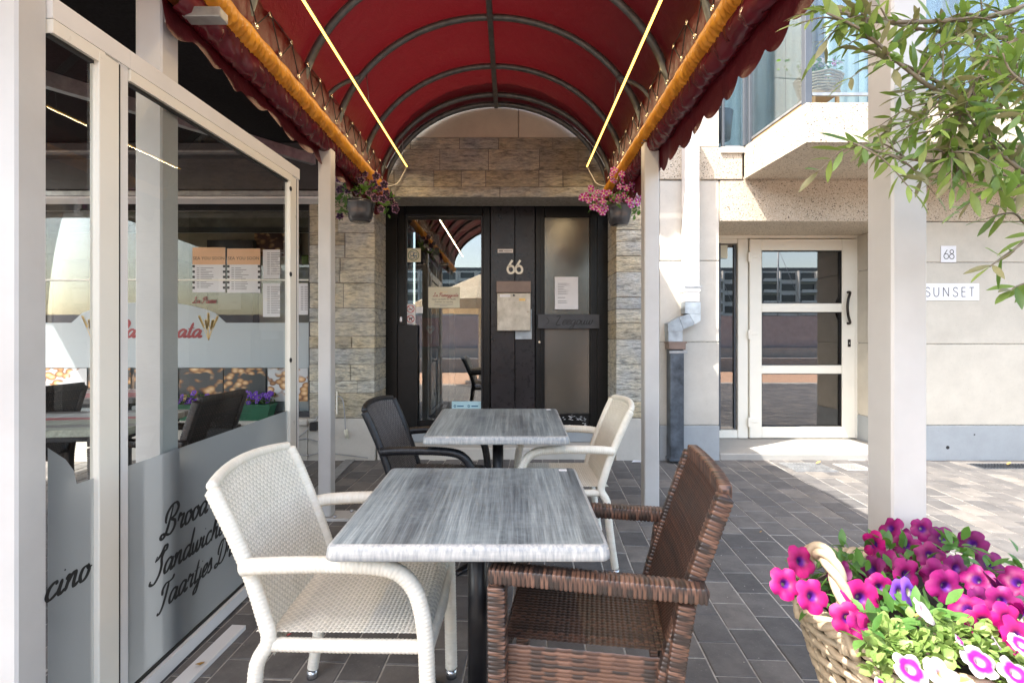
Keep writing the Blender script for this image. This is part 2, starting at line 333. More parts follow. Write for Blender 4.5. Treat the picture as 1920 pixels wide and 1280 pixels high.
# ---------------------------------------------------------------- mesh builder
class MB:
    def __init__(s): s.v = []; s.f = []; s.c = None; s.sm = []
    def add(s, vs, fs, smooth=False):
        o = len(s.v); s.v += [tuple(q) for q in vs]; s.f += [tuple(o+i for i in f) for f in fs]; s.sm += [smooth]*len(fs); return s
    def box(s, x0, x1, y0, y1, z0, z1, bev=0):
        if x0 > x1: x0, x1 = x1, x0
        if y0 > y1: y0, y1 = y1, y0
        if z0 > z1: z0, z1 = z1, z0
        if bev <= 0:
            vs = [(x0,y0,z0),(x1,y0,z0),(x1,y1,z0),(x0,y1,z0),(x0,y0,z1),(x1,y0,z1),(x1,y1,z1),(x0,y1,z1)]
            return s.add(vs, [(0,3,2,1),(4,5,6,7),(0,1,5,4),(1,2,6,5),(2,3,7,6),(3,0,4,7)])
        b = min(bev, (x1-x0)/2.1, (y1-y0)/2.1, (z1-z0)/2.1)
        vs = []; idx = {}
        X = (x0, x1); Y = (y0, y1); Z = (z0, z1)
        for i in (0,1):
            for j in (0,1):
                for k in (0,1):
                    sx = b if i == 0 else -b; sy = b if j == 0 else -b; sz = b if k == 0 else -b
                    idx[i,j,k,0] = len(vs); vs.append((X[i], Y[j]+sy, Z[k]+sz))
                    idx[i,j,k,1] = len(vs); vs.append((X[i]+sx, Y[j], Z[k]+sz))
                    idx[i,j,k,2] = len(vs); vs.append((X[i]+sx, Y[j]+sy, Z[k]))
        fs = []
        q = idx
        fs.append((q[0,0,0,0],q[0,0,1,0],q[0,1,1,0],q[0,1,0,0])); fs.append((q[1,0,0,0],q[1,1,0,0],q[1,1,1,0],q[1,0,1,0]))
        fs.append((q[0,0,0,1],q[1,0,0,1],q[1,0,1,1],q[0,0,1,1])); fs.append((q[0,1,0,1],q[0,1,1,1],q[1,1,1,1],q[1,1,0,1]))
        fs.append((q[0,0,0,2],q[0,1,0,2],q[1,1,0,2],q[1,0,0,2])); fs.append((q[0,0,1,2],q[1,0,1,2],q[1,1,1,2],q[0,1,1,2]))
        for k in (0,1):   # vertical edges and others
            pass
        for i in (0,1):
            for j in (0,1):
                fs.append((q[i,j,0,0],q[i,j,0,1],q[i,j,1,1],q[i,j,1,0]))
            for k in (0,1):
                fs.append((q[i,0,k,0],q[i,1,k,0],q[i,1,k,2],q[i,0,k,2]))
        for j in (0,1):
            for k in (0,1):
                fs.append((q[0,j,k,1],q[1,j,k,1],q[1,j,k,2],q[0,j,k,2]))
        for i in (0,1):
            for j in (0,1):
                for k in (0,1): fs.append((q[i,j,k,0],q[i,j,k,1],q[i,j,k,2]))
        return s.add(vs, fs)
    def quad(s, a, b, c, d): return s.add([a,b,c,d], [(0,1,2,3)])
    def beam(s, a, b, w, h, up=(0,0,1), bev=0):
        a = Vector(a); b = Vector(b); d = (b-a).normalized(); u = Vector(up); r = d.cross(u)
        if r.length < 1e-4: r = d.cross(Vector((1,0,0)))
        r.normalize(); u = r.cross(d).normalized()
        vs = [p + r*sx*w/2 + u*sz*h/2 for p in (a, b) for sx, sz in ((-1,-1),(1,-1),(1,1),(-1,1))]
        return s.add(vs, [(0,1,2,3),(7,6,5,4),(0,4,5,1),(1,5,6,2),(2,6,7,3),(3,7,4,0)])
    def tube(s, pts, r, n=8, cap=True, smooth=True, closed=False, squash=None):
        pts = [Vector(p) for p in pts]; rr = r if hasattr(r, '__len__') else [r]*len(pts)
        up = Vector((0,0,1)); vs = []; prev = None
        for i, p in enumerate(pts):
            if closed: d = pts[(i+1) % len(pts)] - pts[i-1]
            else: d = pts[min(i+1, len(pts)-1)] - pts[max(i-1, 0)]
            d.normalize()
            if prev is None:
                a = d.cross(up)
                if a.length < .1: a = d.cross(Vector((1,0,0)))
                a.normalize()
            else:
                a = prev - d*prev.dot(d); a.normalize()
            prev = a; b = d.cross(a)
            for k in range(n):
                t = 2*math.pi*k/n; ca, sa = math.cos(t), math.sin(t)
                if squash: ca *= squash[0]; sa *= squash[1]
                vs.append(p + (a*ca + b*sa)*rr[i])
        fs = []; m = len(pts)
        for i in range(m if closed else m-1):
            j = (i+1) % m
            for k in range(n): fs.append((i*n+k, i*n+(k+1) % n, j*n+(k+1) % n, j*n+k))
        s.add(vs, fs, smooth)
        if cap and not closed: 
            o = len(s.v)-len(vs)
            s.f.append(tuple(o+k for k in range(n))[::-1]); s.f.append(tuple(o+(m-1)*n+k for k in range(n))); s.sm += [False, False]
        return s
    def lathe(s, prof, c=(0,0,0), n=24, smooth=True):
        vs = []; cx, cy, cz = c
        for r, z in prof:
            for k in range(n): t = 2*math.pi*k/n; vs.append((cx+r*math.cos(t), cy+r*math.sin(t), cz+z))
        fs = [(i*n+k, i*n+(k+1) % n, (i+1)*n+(k+1) % n, (i+1)*n+k) for i in range(len(prof)-1) for k in range(n)]
        return s.add(vs, fs, smooth)
    def disc(s, c, r, nrm=(0,0,1), n=20):
        nrm = Vector(nrm).normalized(); a = nrm.orthogonal().normalized(); b = nrm.cross(a)
        vs = [Vector(c)+(a*math.cos(2*math.pi*k/n)+b*math.sin(2*math.pi*k/n))*r for k in range(n)]
        return s.add(vs, [tuple(range(n))])
    def cyl(s, a, b, r, n=16): return s.tube([a, b], r, n, True, True)
    def mesh(s, name, off=(0,0,0)):
        me = bpy.data.meshes.new(name)
        vs = np.array([tuple(q) for q in s.v], dtype=float).reshape(-1, 3) - np.array(tuple(off))
        me.from_pydata(vs.tolist(), [], s.f); me.update()
        if any(s.sm): me.polygons.foreach_set('use_smooth', s.sm[:len(me.polygons)])
        return me
def link(name, me, mats, parent=None):
    o = bpy.data.objects.new(name, me); COL.objects.link(o)
    if not isinstance(mats, (list, tuple)): mats = [mats]
    if len(me.materials) == 0:
        for m in mats: me.materials.append(m)
    if parent is not None: o.parent = parent
    return o
def wloc(o):
    v = Vector(o.location)
    while o.parent is not None: o = o.parent; v = v + Vector(o.location)
    return v
def part(name, mb, mat, root=None, stuff=False, label=None):
    """vertices given in world coordinates; root must be unrotated"""
    off = wloc(root) if root is not None else (0,0,0)
    o = link(name, mb.mesh(name, off), mat, root)
    if stuff: o['kind'] = 'stuff'
    if label: o['label'] = label
    return o
def lpart(name, mb, mat, root, stuff=False, label=None):
    """vertices given in the root's local coordinates"""
    o = link(name, mb.mesh(name), mat, root)
    if stuff: o['kind'] = 'stuff'
    if label: o['label'] = label
    return o
def thing(name, label, cat, loc=(0,0,0), rz=0, group=None):
    o = bpy.data.objects.new(name, None); COL.objects.link(o); o.location = loc; o.rotation_euler = (0,0,rz)
    o.empty_display_size = .1; o['label'] = label; o['category'] = cat
    if group: o['group'] = group
    return o
def single(name, mb, mat, label, cat, group=None):
    me = mb.mesh(name); vs = np.empty(len(me.vertices)*3); me.vertices.foreach_get('co', vs); vs = vs.reshape(-1,3)
    c = np.array([(vs[:,0].min()+vs[:,0].max())/2, (vs[:,1].min()+vs[:,1].max())/2, vs[:,2].min()])
    me.vertices.foreach_set('co', (vs-c).ravel()); me.update()
    o = link(name, me, mat); o.location = c.tolist(); o['label'] = label; o['category'] = cat
    if group: o['group'] = group
    return o
def struct(name, mb, mat, parent=None):
    o = link(name, mb.mesh(name), mat, parent)
    if parent is None: o['kind'] = 'structure'
    return o
def copy_tree(o, parent=None):
    c = o.copy(); COL.objects.link(c); c.parent = parent
    for ch in [x for x in COL.objects if x.parent == o]: copy_tree(ch, c)
    return c
def catmull(pts, sub=6, closed=False):
    pts = [Vector(p) for p in pts]; out = []; n = len(pts)
    rng = range(n if closed else n-1)
    for i in rng:
        if closed: p0, p1, p2, p3 = pts[i-1], pts[i], pts[(i+1) % n], pts[(i+2) % n]
        else: p0, p1, p2, p3 = pts[max(i-1,0)], pts[i], pts[i+1], pts[min(i+2,n-1)]
        for k in range(sub):
            t = k/sub
            out.append(.5*((2*p1)+(p2-p0)*t+(2*p0-5*p1+4*p2-p3)*t*t+(3*p1-p0-3*p2+p3)*t*t*t))
    if not closed: out.append(pts[-1])
    return out
# ---------------------------------------------------------------- lettering (strokes)
SCR = {
 'a': (.56, [[(.42,.38),(.28,.46),(.11,.36),(.05,.16),(.13,.01),(.27,.06),(.40,.28),(.45,.44)], [(.46,.44),(.41,.12),(.47,.0),(.60,.10)]]),
 'c': (.40, [[(.36,.36),(.27,.46),(.10,.36),(.05,.14),(.15,.0),(.30,.03),(.44,.13)]]),
 'd': (.56, [[(.42,.38),(.28,.46),(.11,.36),(.05,.16),(.13,.01),(.27,.06),(.42,.30)], [(.50,1.02),(.45,.6),(.41,.12),(.47,.0),(.60,.10)]]),
 'e': (.39, [[(.04,.16),(.20,.20),(.33,.35),(.26,.46),(.12,.38),(.06,.16),(.15,.0),(.29,.03),(.43,.13)]]),
 'g': (.54, [[(.42,.38),(.28,.46),(.11,.36),(.05,.16),(.13,.01),(.27,.06),(.42,.30)], [(.46,.44),(.40,-.05),(.30,-.38),(.12,-.42),(.08,-.28),(.30,-.08),(.60,.10)]]),
 'h': (.52, [[(.02,.12),(.20,.62),(.28,.92),(.21,1.02),(.14,.7),(.06,.0)], [(.08,.15),(.22,.42),(.34,.43),(.34,.15),(.40,0),(.54,.10)]]),
 'i': (.28, [[(.0,.10),(.12,.44)], [(.12,.44),(.08,.12),(.14,0),(.30,.10)], [(.13,.66),(.15,.70)]]),
 'j': (.24, [[(.14,.44),(.08,-.05),(-.02,-.36),(-.16,-.40),(-.18,-.28),(.0,-.08),(.28,.12)], [(.15,.66),(.17,.70)]]),
 'k': (.46, [[(.02,.12),(.20,.62),(.28,.92),(.21,1.02),(.14,.7),(.06,.0)], [(.09,.18),(.30,.46),(.32,.34),(.12,.22)], [(.14,.22),(.26,.02),(.44,.10)]]),
 'n': (.52, [[(.0,.34),(.09,.45),(.10,.3),(.04,0)], [(.06,.15),(.22,.43),(.34,.43),(.33,.14),(.39,0),(.54,.10)]]),
 'o': (.44, [[(.27,.45),(.10,.38),(.05,.16),(.15,.0),(.30,.06),(.38,.28),(.27,.45),(.34,.34),(.48,.36)]]),
 'p': (.52, [[(.0,.25),(.12,.46),(.08,.1),(.02,-.42)], [(.08,.2),(.24,.46),(.40,.38),(.38,.12),(.24,0),(.10,.06)], [(.3,.02),(.54,.10)]]),
 'r': (.40, [[(.0,.28),(.08,.52),(.13,.44),(.30,.43),(.24,.14),(.29,0),(.42,.10)]]),
 's': (.36, [[(.0,.10),(.19,.52),(.24,.32),(.28,.12),(.17,.0),(.04,.05)], [(.22,.02),(.38,.10)]]),
 't': (.32, [[(.20,.86),(.13,.35),(.11,.08),(.18,0),(.34,.10)], [(-.02,.50),(.34,.54)]]),
 'u': (.50, [[(.04,.44),(.03,.14),(.10,0),(.24,.10),(.33,.42)], [(.34,.44),(.31,.12),(.37,0),(.52,.10)]]),
 'w': (.60, [[(.04,.44),(.04,.12),(.12,0),(.22,.10),(.30,.42)], [(.31,.44),(.29,.12),(.36,0),(.48,.12),(.54,.42),(.50,.34),(.62,.36)]]),
 'B': (.72, [[(.30,.96),(.24,.5),(.14,.1),(.0,-.04),(-.12,.04),(-.04,.12),(.14,.06),(.38,.0),(.56,.16),(.54,.38),(.34,.50),(.52,.60),(.62,.82),(.46,1.0),(.22,.96),(.04,.76),(.02,.52),(.10,.44)]]),
 'S': (.52, [[(-.04,.62),(.12,.68),(.26,.82),(.38,1.0),(.50,.98),(.50,.86),(.38,.80),(.30,.62),(.36,.36),(.30,.08),(.10,-.12),(-.12,-.06),(-.12,.06)], [(-.04,.62),(.04,.78)]]),
 'T': (.46, [[(.30,.86),(.24,.45),(.14,.08),(.0,-.10),(-.14,-.04)], [(.02,.50),(-.02,.70),(.12,.86),(.34,.86),(.50,.90),(.56,1.02)]]),
 'D': (.78, [[(.32,.96),(.24,.5),(.14,.1),(.0,-.04),(-.12,.04),(-.04,.12),(.14,.06),(.38,.02),(.60,.24),(.66,.62),(.48,.94),(.22,.98),(.04,.76),(.02,.52),(.10,.44)]]),
 'P': (.60, [[(.30,.96),(.24,.5),(.14,.1),(.0,-.04),(-.12,.04)], [(.06,.50),(.02,.74),(.20,.96),(.46,1.0),(.60,.80),(.50,.54),(.26,.46)]]),
 'L': (.58, [[(.10,.70),(.16,.94),(.32,.98),(.30,.70),(.20,.24),(.04,.0),(-.10,.04),(.0,.14),(.22,.02),(.42,.0),(.56,.14)]]),
 'C': (.56, [[(.46,.78),(.48,.96),(.32,1.0),(.10,.76),(.04,.34),(.16,.04),(.38,.02),(.58,.14)]]),
 ' ': (.34, []),
}
SANS = {
 'S': (.62, [[(.52,.84),(.38,.99),(.18,.96),(.08,.80),(.16,.62),(.38,.48),(.54,.32),(.50,.10),(.30,0),(.10,.06),(.02,.20)]]),
 'U': (.72, [[(.06,1),(.06,.36),(.14,.10),(.33,0),(.52,.10),(.60,.36),(.60,1)]]),
 'N': (.82, [[(.08,0),(.08,1),(.08,1),(.66,.02),(.66,.02),(.66,1)]]),
 'E': (.58, [[(.48,1),(.08,1)], [(.08,1),(.08,0)], [(.08,0),(.48,0)], [(.08,.54),(.46,.54)]]),
 'T': (.60, [[(.02,1),(.56,1)], [(.29,1),(.29,0)]]),
 '6': (.62, [[(.42,1.0),(.20,.64),(.07,.40),(.06,.22),(.18,.03),(.34,0),(.50,.08),(.56,.28),(.48,.48),(.32,.56),(.16,.50)]]),
 '8': (.62, [[(.30,.55),(.13,.66),(.12,.86),(.30,1.0),(.48,.86),(.47,.66),(.30,.55),(.10,.42),(.05,.20),(.18,.02),(.30,0),(.44,.02),(.55,.20),(.50,.42),(.30,.55)]]),
 ' ': (.4, []),
}
def ribbon(mb, pts2, O, U, V, width, calli=0.0, sub=7, sharp=False):
    pts = [Vector((a, b, 0)) for a, b in pts2]
    if len(pts) > 2 and not sharp: pts = catmull(pts, sub)
    n = len(pts); L = []; Rr = []
    for i, p in enumerate(pts):
        d = pts[min(i+1, n-1)] - pts[max(i-1, 0)]
        if d.length < 1e-6: d = Vector((1,0,0))
        d.normalize(); nn = Vector((-d.y, d.x, 0))
        wv = width*(1 - calli + calli*abs(d.y)*1.35)
        e = min(i, n-1-i)/max(1, n-1)
        if calli > 0: wv *= min(1, .45+e*6)
        L.append(p+nn*wv/2); Rr.append(p-nn*wv/2)
    m = [O+U*q.x+V*q.y for q in L] + [O+U*q.x+V*q.y for q in Rr]
    mb.add(m, [(i, i+1, n+i+1, n+i) for i in range(n-1)])
def write(mb, text, O, U, V, h, width=.09, font=SCR, slant=.28, calli=.45, sp=0):
    U = Vector(U).normalized()*h; V = Vector(V).normalized()*h; x = 0
    for ch in text:
        wd, st = font[ch]
        for k, s in enumerate(st):
            ribbon(mb, [(x+a+slant*b, b) for a, b in s], Vector(O)+Vector(U).cross(V).normalized()*(.0002*(k+1)), U, V, width, calli, sharp=(font is SANS and ch == 'N'))
        x += wd+sp
    return x*h
def printed(name, text, O, size, mat, parent, align='CENTER', thick=0, yrot=0, world=True):
    cu = bpy.data.curves.new(name, 'FONT'); cu.body = text; cu.size = size; cu.align_x = align; cu.resolution_u = 2; cu.extrude = thick
    t = bpy.data.objects.new(name, cu); COL.objects.link(t)
    dg = bpy.context.evaluated_depsgraph_get(); me = bpy.data.meshes.new_from_object(t.evaluated_get(dg)); COL.objects.unlink(t); bpy.data.objects.remove(t)
    me.name = name; me.transform(Matrix.Rotation(rad(90), 4, 'X'))
    off = Vector(O) - (wloc(parent) if parent is not None else Vector((0,0,0))); me.transform(Matrix.Translation(off))
    me.materials.clear(); me.materials.append(mat); o = bpy.data.objects.new(name, me); COL.objects.link(o); o.parent = parent; return o
# ================================================================ SETTING
YF = 4.98; SF = F/YF            # facade plane
YD = 5.45                       # entrance door plane
Y68 = 5.70                      # door plane of the next house
PH = rad(3.0)                   # direction of the paver rows
# ground sheets
mb = MB(); mb.add([(-400,-400,-.30),(400,-400,-.30),(400,400,-.30),(-400,400,-.30)], [(0,1,2,3)]); struct('ground', mb, asphalt)
mb = MB(); N = 12
ys = [-3.2, -3.0, 6.5]
for a, b in zip(ys[:-1], ys[1:]):
    mb.add([(-9,a,gz(a)-.0035),(9,a,gz(a)-.0035),(9,b,gz(b)-.0035),(-9,b,gz(b)-.0035)], [(0,1,2,3)])
mb.box(-9, 9, -3.35, -3.2, -.29, gz(-3)-.005)
pavement = struct('pavement', mb, jointm)
PW, PL, GAP = .154, .205, .0045
def paver_mb(w, l, h=.03, b=.004):
    m = MB(); x, y = (w-GAP)/2, (l-GAP)/2
    vs = [(-x,-y,-h),(x,-y,-h),(x,y,-h),(-x,y,-h),(-x,-y,-b),(x,-y,-b),(x,y,-b),(-x,y,-b),(-x+b,-y+b,0),(x-b,-y+b,0),(x-b,y-b,0),(-x+b,y-b,0)]
    return m.add(vs, [(0,1,5,4),(1,2,6,5),(2,3,7,6),(3,0,4,7),(4,5,9,8),(5,6,10,9),(6,7,11,10),(7,4,8,11),(8,9,10,11)])
slope = math.atan(.018); rs = random.Random(5); cand = []
cph, sph = math.cos(PH), math.sin(PH)
for i in range(-62, 62):
    for j in range(-26, 34):
        u = (i+.5)*PW; v = (j + (.5 if i % 2 else 0))*PL
        X = u*cph + v*sph + .03; Y = -u*sph + v*cph
        if Y > YF+.06 or Y < -2.95 or abs(X) > 8.7: continue
        
        cand.append((X, Y))
def vis(X, Y):
    if Y < 1.3: return -1
    d = CZ-gz(Y); px = 960+F*X/Y; py = HOR+F*d/Y
    if not (150 < px < 1960 and py < 1330): return -1
    if px < 560 and X < -1.27 : return -1
    if -.45 < X < .24 and 1.2 < Y < 1.5: return -1
    return 1/Y**3
vals = sorted(((vis(X, Y), k) for k, (X, Y) in enumerate(cand)), reverse=True)
ind = set(k for vv, k in vals[:300] if vv > 0)
pm = paver_mb(PW, PL).mesh('paver'); stuffmb = MB(); base = paver_mb(PW, PL)
pm.materials.append(paverm)
for k, (X, Y) in enumerate(cand):
    z = gz(Y) + rs.uniform(-.0015, .0015); rz = -PH + rs.uniform(-.006, .006)
    R = Matrix.Translation((X, Y, z)) @ Euler((slope+rs.uniform(-.003,.003), rs.uniform(-.003,.003), rz)).to_matrix().to_4x4()
    if k in ind:
        o = bpy.data.objects.new('paver', pm); COL.objects.link(o); o.parent = pavement; o.matrix_local = R
    else:
        stuffmb.add([R @ Vector(q) for q in base.v], base.f)
o = link('paver_field', stuffmb.mesh('paver_field'), paverm, pavement); o['kind'] = 'stuff'
# road strips behind the camera, quay
mb = MB(); mb.box(-40, 60, -9.0, -3.36, -.29, -.16); struct('road', mb, terrac)
mb = MB(); mb.add([(-300,-160,-.25),(300,-160,-.25),(300,-14,-.25),(-300,-14,-.25)], [(0,1,2,3)]); struct('harbour_water', mb, waterm)
# ---------------------------------------------------------------- restaurant building
rb = thing('restaurant_building', 'stone-clad restaurant front with black entrance doors at the end of the red canopy', 'building', (-2.5, YF, gz(YF)))
rs = random.Random(11)
def stone_mb(x0, x1, z0, z1, ydepth, rough=.007):
    m = MB(); nx = max(2, int((x1-x0)/.12)+1); nz = 3; g = .004; y0 = YF - rs.uniform(0, .018)
    vs = []; 
    for j in range(nz+1):
        for i in range(nx+1):
            e = (i in (0, nx)) or (j in (0, nz))
            vs.append((x0+g+(x1-x0-2*g)*i/nx, y0 + (.007 if e else rs.uniform(-rough, rough*.5)), z0+g+(z1-z0-2*g)*j/nz))
    fs = [(j*(nx+1)+i, j*(nx+1)+i+1, (j+1)*(nx+1)+i+1, (j+1)*(nx+1)+i) for j in range(nz) for i in range(nx)]
    o = len(vs); yb = YF+ydepth
    vs += [(x0+g,yb,z0+g),(x1-g,yb,z0+g),(x1-g,yb,z1-g),(x0+g,yb,z1-g)]
    a, b, c, d = 0, nx, nz*(nx+1)+nx, nz*(nx+1)
    fs += [tuple([o, o+1]+list(range(nx, -1, -1))), tuple([o+2, o+3]+[nz*(nx+1)+i for i in range(nx+1)]),
           tuple([o+1, o+2]+[j*(nx+1)+nx for j in range(nz, -1, -1)]), tuple([o+3, o]+[j*(nx+1) for j in range(nz+1)])]
    return m.add(vs, fs)
def stones(x0, x1, z0, z1, depth=.06, dl=None, dr=None, courses=(.115,.135,.155,.24), lens=(.22,.62)):
    z = z0
    while z < z1-.01:
        h = rs.choice(courses)
        if z+h > z1-.07: h = z1-z
        x = x0
        while x < x1-.01:
            l = rs.uniform(*lens)
            if x+l > x1-.13: l = x1-x
            if h > .2 and rs.random() < .45 and l > .3:
                hs = [(z, z+h*.5), (z+h*.5, z+h)]
            else: hs = [(z, z+h)]
            for a, b in hs:
                d = depth
                if dl and x <= x0+.001: d = dl
                if dr and x+l >= x1-.001: d = dr
                part('stone', stone_mb(x, x+l, a, b, d), slatem, rb)
            x += l
        z += h
XL, XR = -1.3126, .996; ZL = PZ(370, YF); ZP = PZ(783, YF); ZT = PZ(258, YF)
stones(-1.94, XL, ZP, ZL, dr=.44)
stones(XR, 1.405, ZP, ZL, dl=.44)
stones(-1.94, 1.405, ZL, ZL+.10, .35, courses=(.10,), lens=(.5, 1.1))
stones(-1.94, 1.405, ZL+.10, ZT, courses=(.20,.13,.16))
# backing mortar behind stones
mb = MB(); mb.box(-1.93, XL-.014, YF+.008, YF+.43, gz(YF), ZL); mb.box(XR+.014, 1.395, YF+.010, YF+.43, gz(YF), ZL); mb.box(-1.94, 1.40, YF+.010, YF+.34, ZL+.003, ZT)
part('mortar_backing', mb, plain('grey_stone_mortar', (.27,.25,.215), .95, var=.3, vs=30), rb)
mb = MB(); mb.box(-9, 1.405, YF+.20, YF+.26, ZT+.01, 6.45); part('inner_wall', mb, jointm, rb)
# render / stone above, with an upright joint
jx = PX(972, YF)
for a, b in ((-9, -1.6), (-1.594, jx-.003), (jx+.003, 1.40)):
    mb = MB(); mb.box(a, b, YF+.01, YF+.19, ZT+.004, 6.5, .004); part('facade_panel', mb, lintel_c, rb)
# plinth slabs
for a, b in ((-9, -3.4), (-3.395, -1.955), (-1.95, XL+.001), (XR-.001, 1.405)):
    mb = MB(); mb.box(a, b, YF-.012, YF+.43 if a > -1.96 else YF+.30, gz(YF)-.05, ZP-.006, .004); part('plinth_slab', mb, lime_w, rb)
# steps in front of the entrance
mb = MB(); mb.box(XL+.012, XR-.012, YF+.02, YD+.2, .05, .20, .008); part('step', mb, lime_w, rb)
mb = MB(); mb.box(XL+.10, XR-.10, YF+.28, YD-.06, .2015, .315, .006); part('step', mb, blue_st, rb)
# entrance joinery -------------------------------------------------
def bx(root, name, px0, px1, py0, py1, Y, d, mat, bev=.004, **k):
    m = MB(); m.box(PX(px0, Y), PX(px1, Y), Y, Y+d, PZ(py1, Y), PZ(py0, Y), bev); return part(name, m, mat, root, **k)
zb = .19
def fr(name, px0, px1, py0, py1, d=.09, y=0, mat=None, root=None):
    return bx(root or rb, name, px0, px1, py0, py1, YD+y, d, mat or blackp)
dr = bx(rb, 'door_frame', 712, 1143, 360, 381, YD-.03, .14, blackp)
fr('jamb', 712, 745, 382, 830, .12, -.02); fr('jamb', 1120, 1143, 382, 830, .12, -.02)
leaf = MB(); Y = YD+.02
def lbox(m, a, b, c, d, y0, y1, bev=.004): m.box(PX(a, YD), PX(b, YD), YD+y0, YD+y1, PZ(d, YD), PZ(c, YD), bev)
lbox(leaf, 746, 759.5, 382, 806, .0, .05); lbox(leaf, 905.5, 919, 382, 806, .0, .05); lbox(leaf, 760, 905, 382, 402, .0, .05); lbox(leaf, 760, 905, 788, 806, .0, .05)
lo = part('door_leaf', leaf, blackp, rb)
def sub(name, mb, mat, root): return part(name, mb, mat, root)
mb = MB(); lbox(mb, 760, 905, 402.5, 787.5, .022, .028, 0); part('glass_pane', mb, glass_66, lo)
bd = MB(); lbox(bd, 760, 763, 403, 787, .004, .018, .002); lbox(bd, 902, 905, 403, 787, .004, .018, .002); lbox(bd, 763, 902, 403, 406, .004, .018, .002); part('glazing_bead', bd, black_m, lo)
mb = MB(); lbox(mb, 747, 784, 609, 806, -.045, -.002); part('kick_panel', mb, blackp, lo)
mb = MB(); lbox(mb, 750, 754, 594, 603, -.012, .0, .001); part('lock', mb, chrome, lo)
fr('centre_post', 920, 965, 370, 806, .10, -.03, panelp); fr('centre_panel', 965.5, 1003, 381.5, 806, .08, .0, panelp)
fr('transom', 746, 919, 371, 381.5, .05, -.055); 
l2 = MB(); lbox(l2, 1004, 1021, 382, 806, -.01, .05); lbox(l2, 1106, 1119.5, 382, 806, -.01, .05); lbox(l2, 1021.5, 1105.5, 382, 407, -.01, .05); lbox(l2, 1021.5, 1105.5, 776, 806, -.01, .05)
lo2 = part('door_leaf', l2, blackp, rb)
mb = MB(); lbox(mb, 1021.5, 1105.5, 407.5, 775.5, .02, .03, 0); part('glass_pane', mb, obscure, lo2)
mb = MB(); lbox(mb, 1013, 1018, 408, 776, -.02, -.0101, .002); lbox(mb, 1108, 1112, 408, 776, -.02, -.0101, .002); part('moulding', mb, blackp, lo2)
# peeling paint flecks on the bottom rail
rr = random.Random(3); mb = MB()
for k in range(70):
    x = rr.uniform(1030, 1100); y = rr.choice([rr.gauss(784, 2.5), rr.gauss(799, 2.5)]); w_ = rr.uniform(1, 5)
    a = PX(x, YD-.012); z = PZ(y, YD-.012); mb.add([(a, YD-.0118, z), (a+w_*.0056, YD-.0118, z+.002), (a+w_*.004, YD-.0118, z+rr.uniform(.003,.008)), (a-.002, YD-.0118, z+.004)], [(0,1,2,3)])
part('paint_flakes', mb, white_paper, lo2, stuff=True)
mb = MB(); mb.lathe([(.001,.0),(.012,.0),(.012,.02),(.0,.02)], (0,0,0), 12); me_k = None
mb2 = MB(); mb2.cyl((PX(1011,YD), YD-.03, PZ(641,YD)), (PX(1011,YD), YD-.008, PZ(641,YD)), .012, 12); part('lock', mb2, brass, lo2)
# dark room behind the glass
mb = MB()
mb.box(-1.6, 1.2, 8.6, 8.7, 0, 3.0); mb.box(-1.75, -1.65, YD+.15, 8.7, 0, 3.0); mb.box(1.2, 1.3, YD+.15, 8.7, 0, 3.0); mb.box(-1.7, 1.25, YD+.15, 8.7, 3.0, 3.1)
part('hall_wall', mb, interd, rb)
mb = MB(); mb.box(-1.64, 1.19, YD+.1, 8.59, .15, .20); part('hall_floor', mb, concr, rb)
# interior ice-cream board: red heart sign over a blue stand
ib = thing('ice_cream_sign', 'red sign with white heart swirl on a blue stand, behind the door glass', 'sign', (-.80, 6.0, .2))
Y = 6.0
mb = MB(); mb.box(PX(790,Y), PX(824,Y), Y, Y+.03, PZ(650,Y), PZ(596,Y), .006); part('board', mb, plast_red, ib)
mb = MB(); H = [(-.5,.1),(-.42,.42),(-.2,.5),(0,.25),(.2,.5),(.42,.42),(.5,.1),(.3,-.2),(0,-.5),(-.3,-.2),(-.5,.1)]
for k, s_ in enumerate((.085, .052)): ribbon(mb, [(a*s_, b*s_) for a, b in H], Vector((PX(807,Y), Y-.004-.0002*k, PZ(618,Y))), Vector((1,0,0)), Vector((0,0,1)), .009)
part('heart_swirl', mb, white_paper, ib)
mb = MB(); mb.add([(PX(806,Y),Y,PZ(652,Y)),(PX(822,Y),Y,PZ(652,Y)),(PX(815,Y),Y,.21),(PX(786,Y),Y,.21),(PX(806,Y),Y+.04,PZ(652,Y)),(PX(822,Y),Y+.04,PZ(652,Y)),(PX(815,Y),Y+.04,.21),(PX(786,Y),Y+.04,.21)], [(0,3,2,1),(4,5,6,7),(0,1,5,4),(1,2,6,5),(2,3,7,6),(3,0,4,7)]); part('stand', mb, plast_blue, ib)
# glazed inner screen in the hall
isc = thing('inner_glass_screen', 'grey framed inner glass screen standing in the hall behind the door glass', 'glass screen', (-.6, 6.6, .2))
mb = MB(); mb.box(PX(842,6.6), PX(852,6.6), 6.6, 6.66, .2, 2.5); mb.box(PX(812,6.3), PX(824,6.3), 6.3, 6.36, .2, 2.5); mb.box(PX(822,6.45), PX(845,6.45), 6.36, 6.6, .2, .26); part('frame', mb, galv, isc)
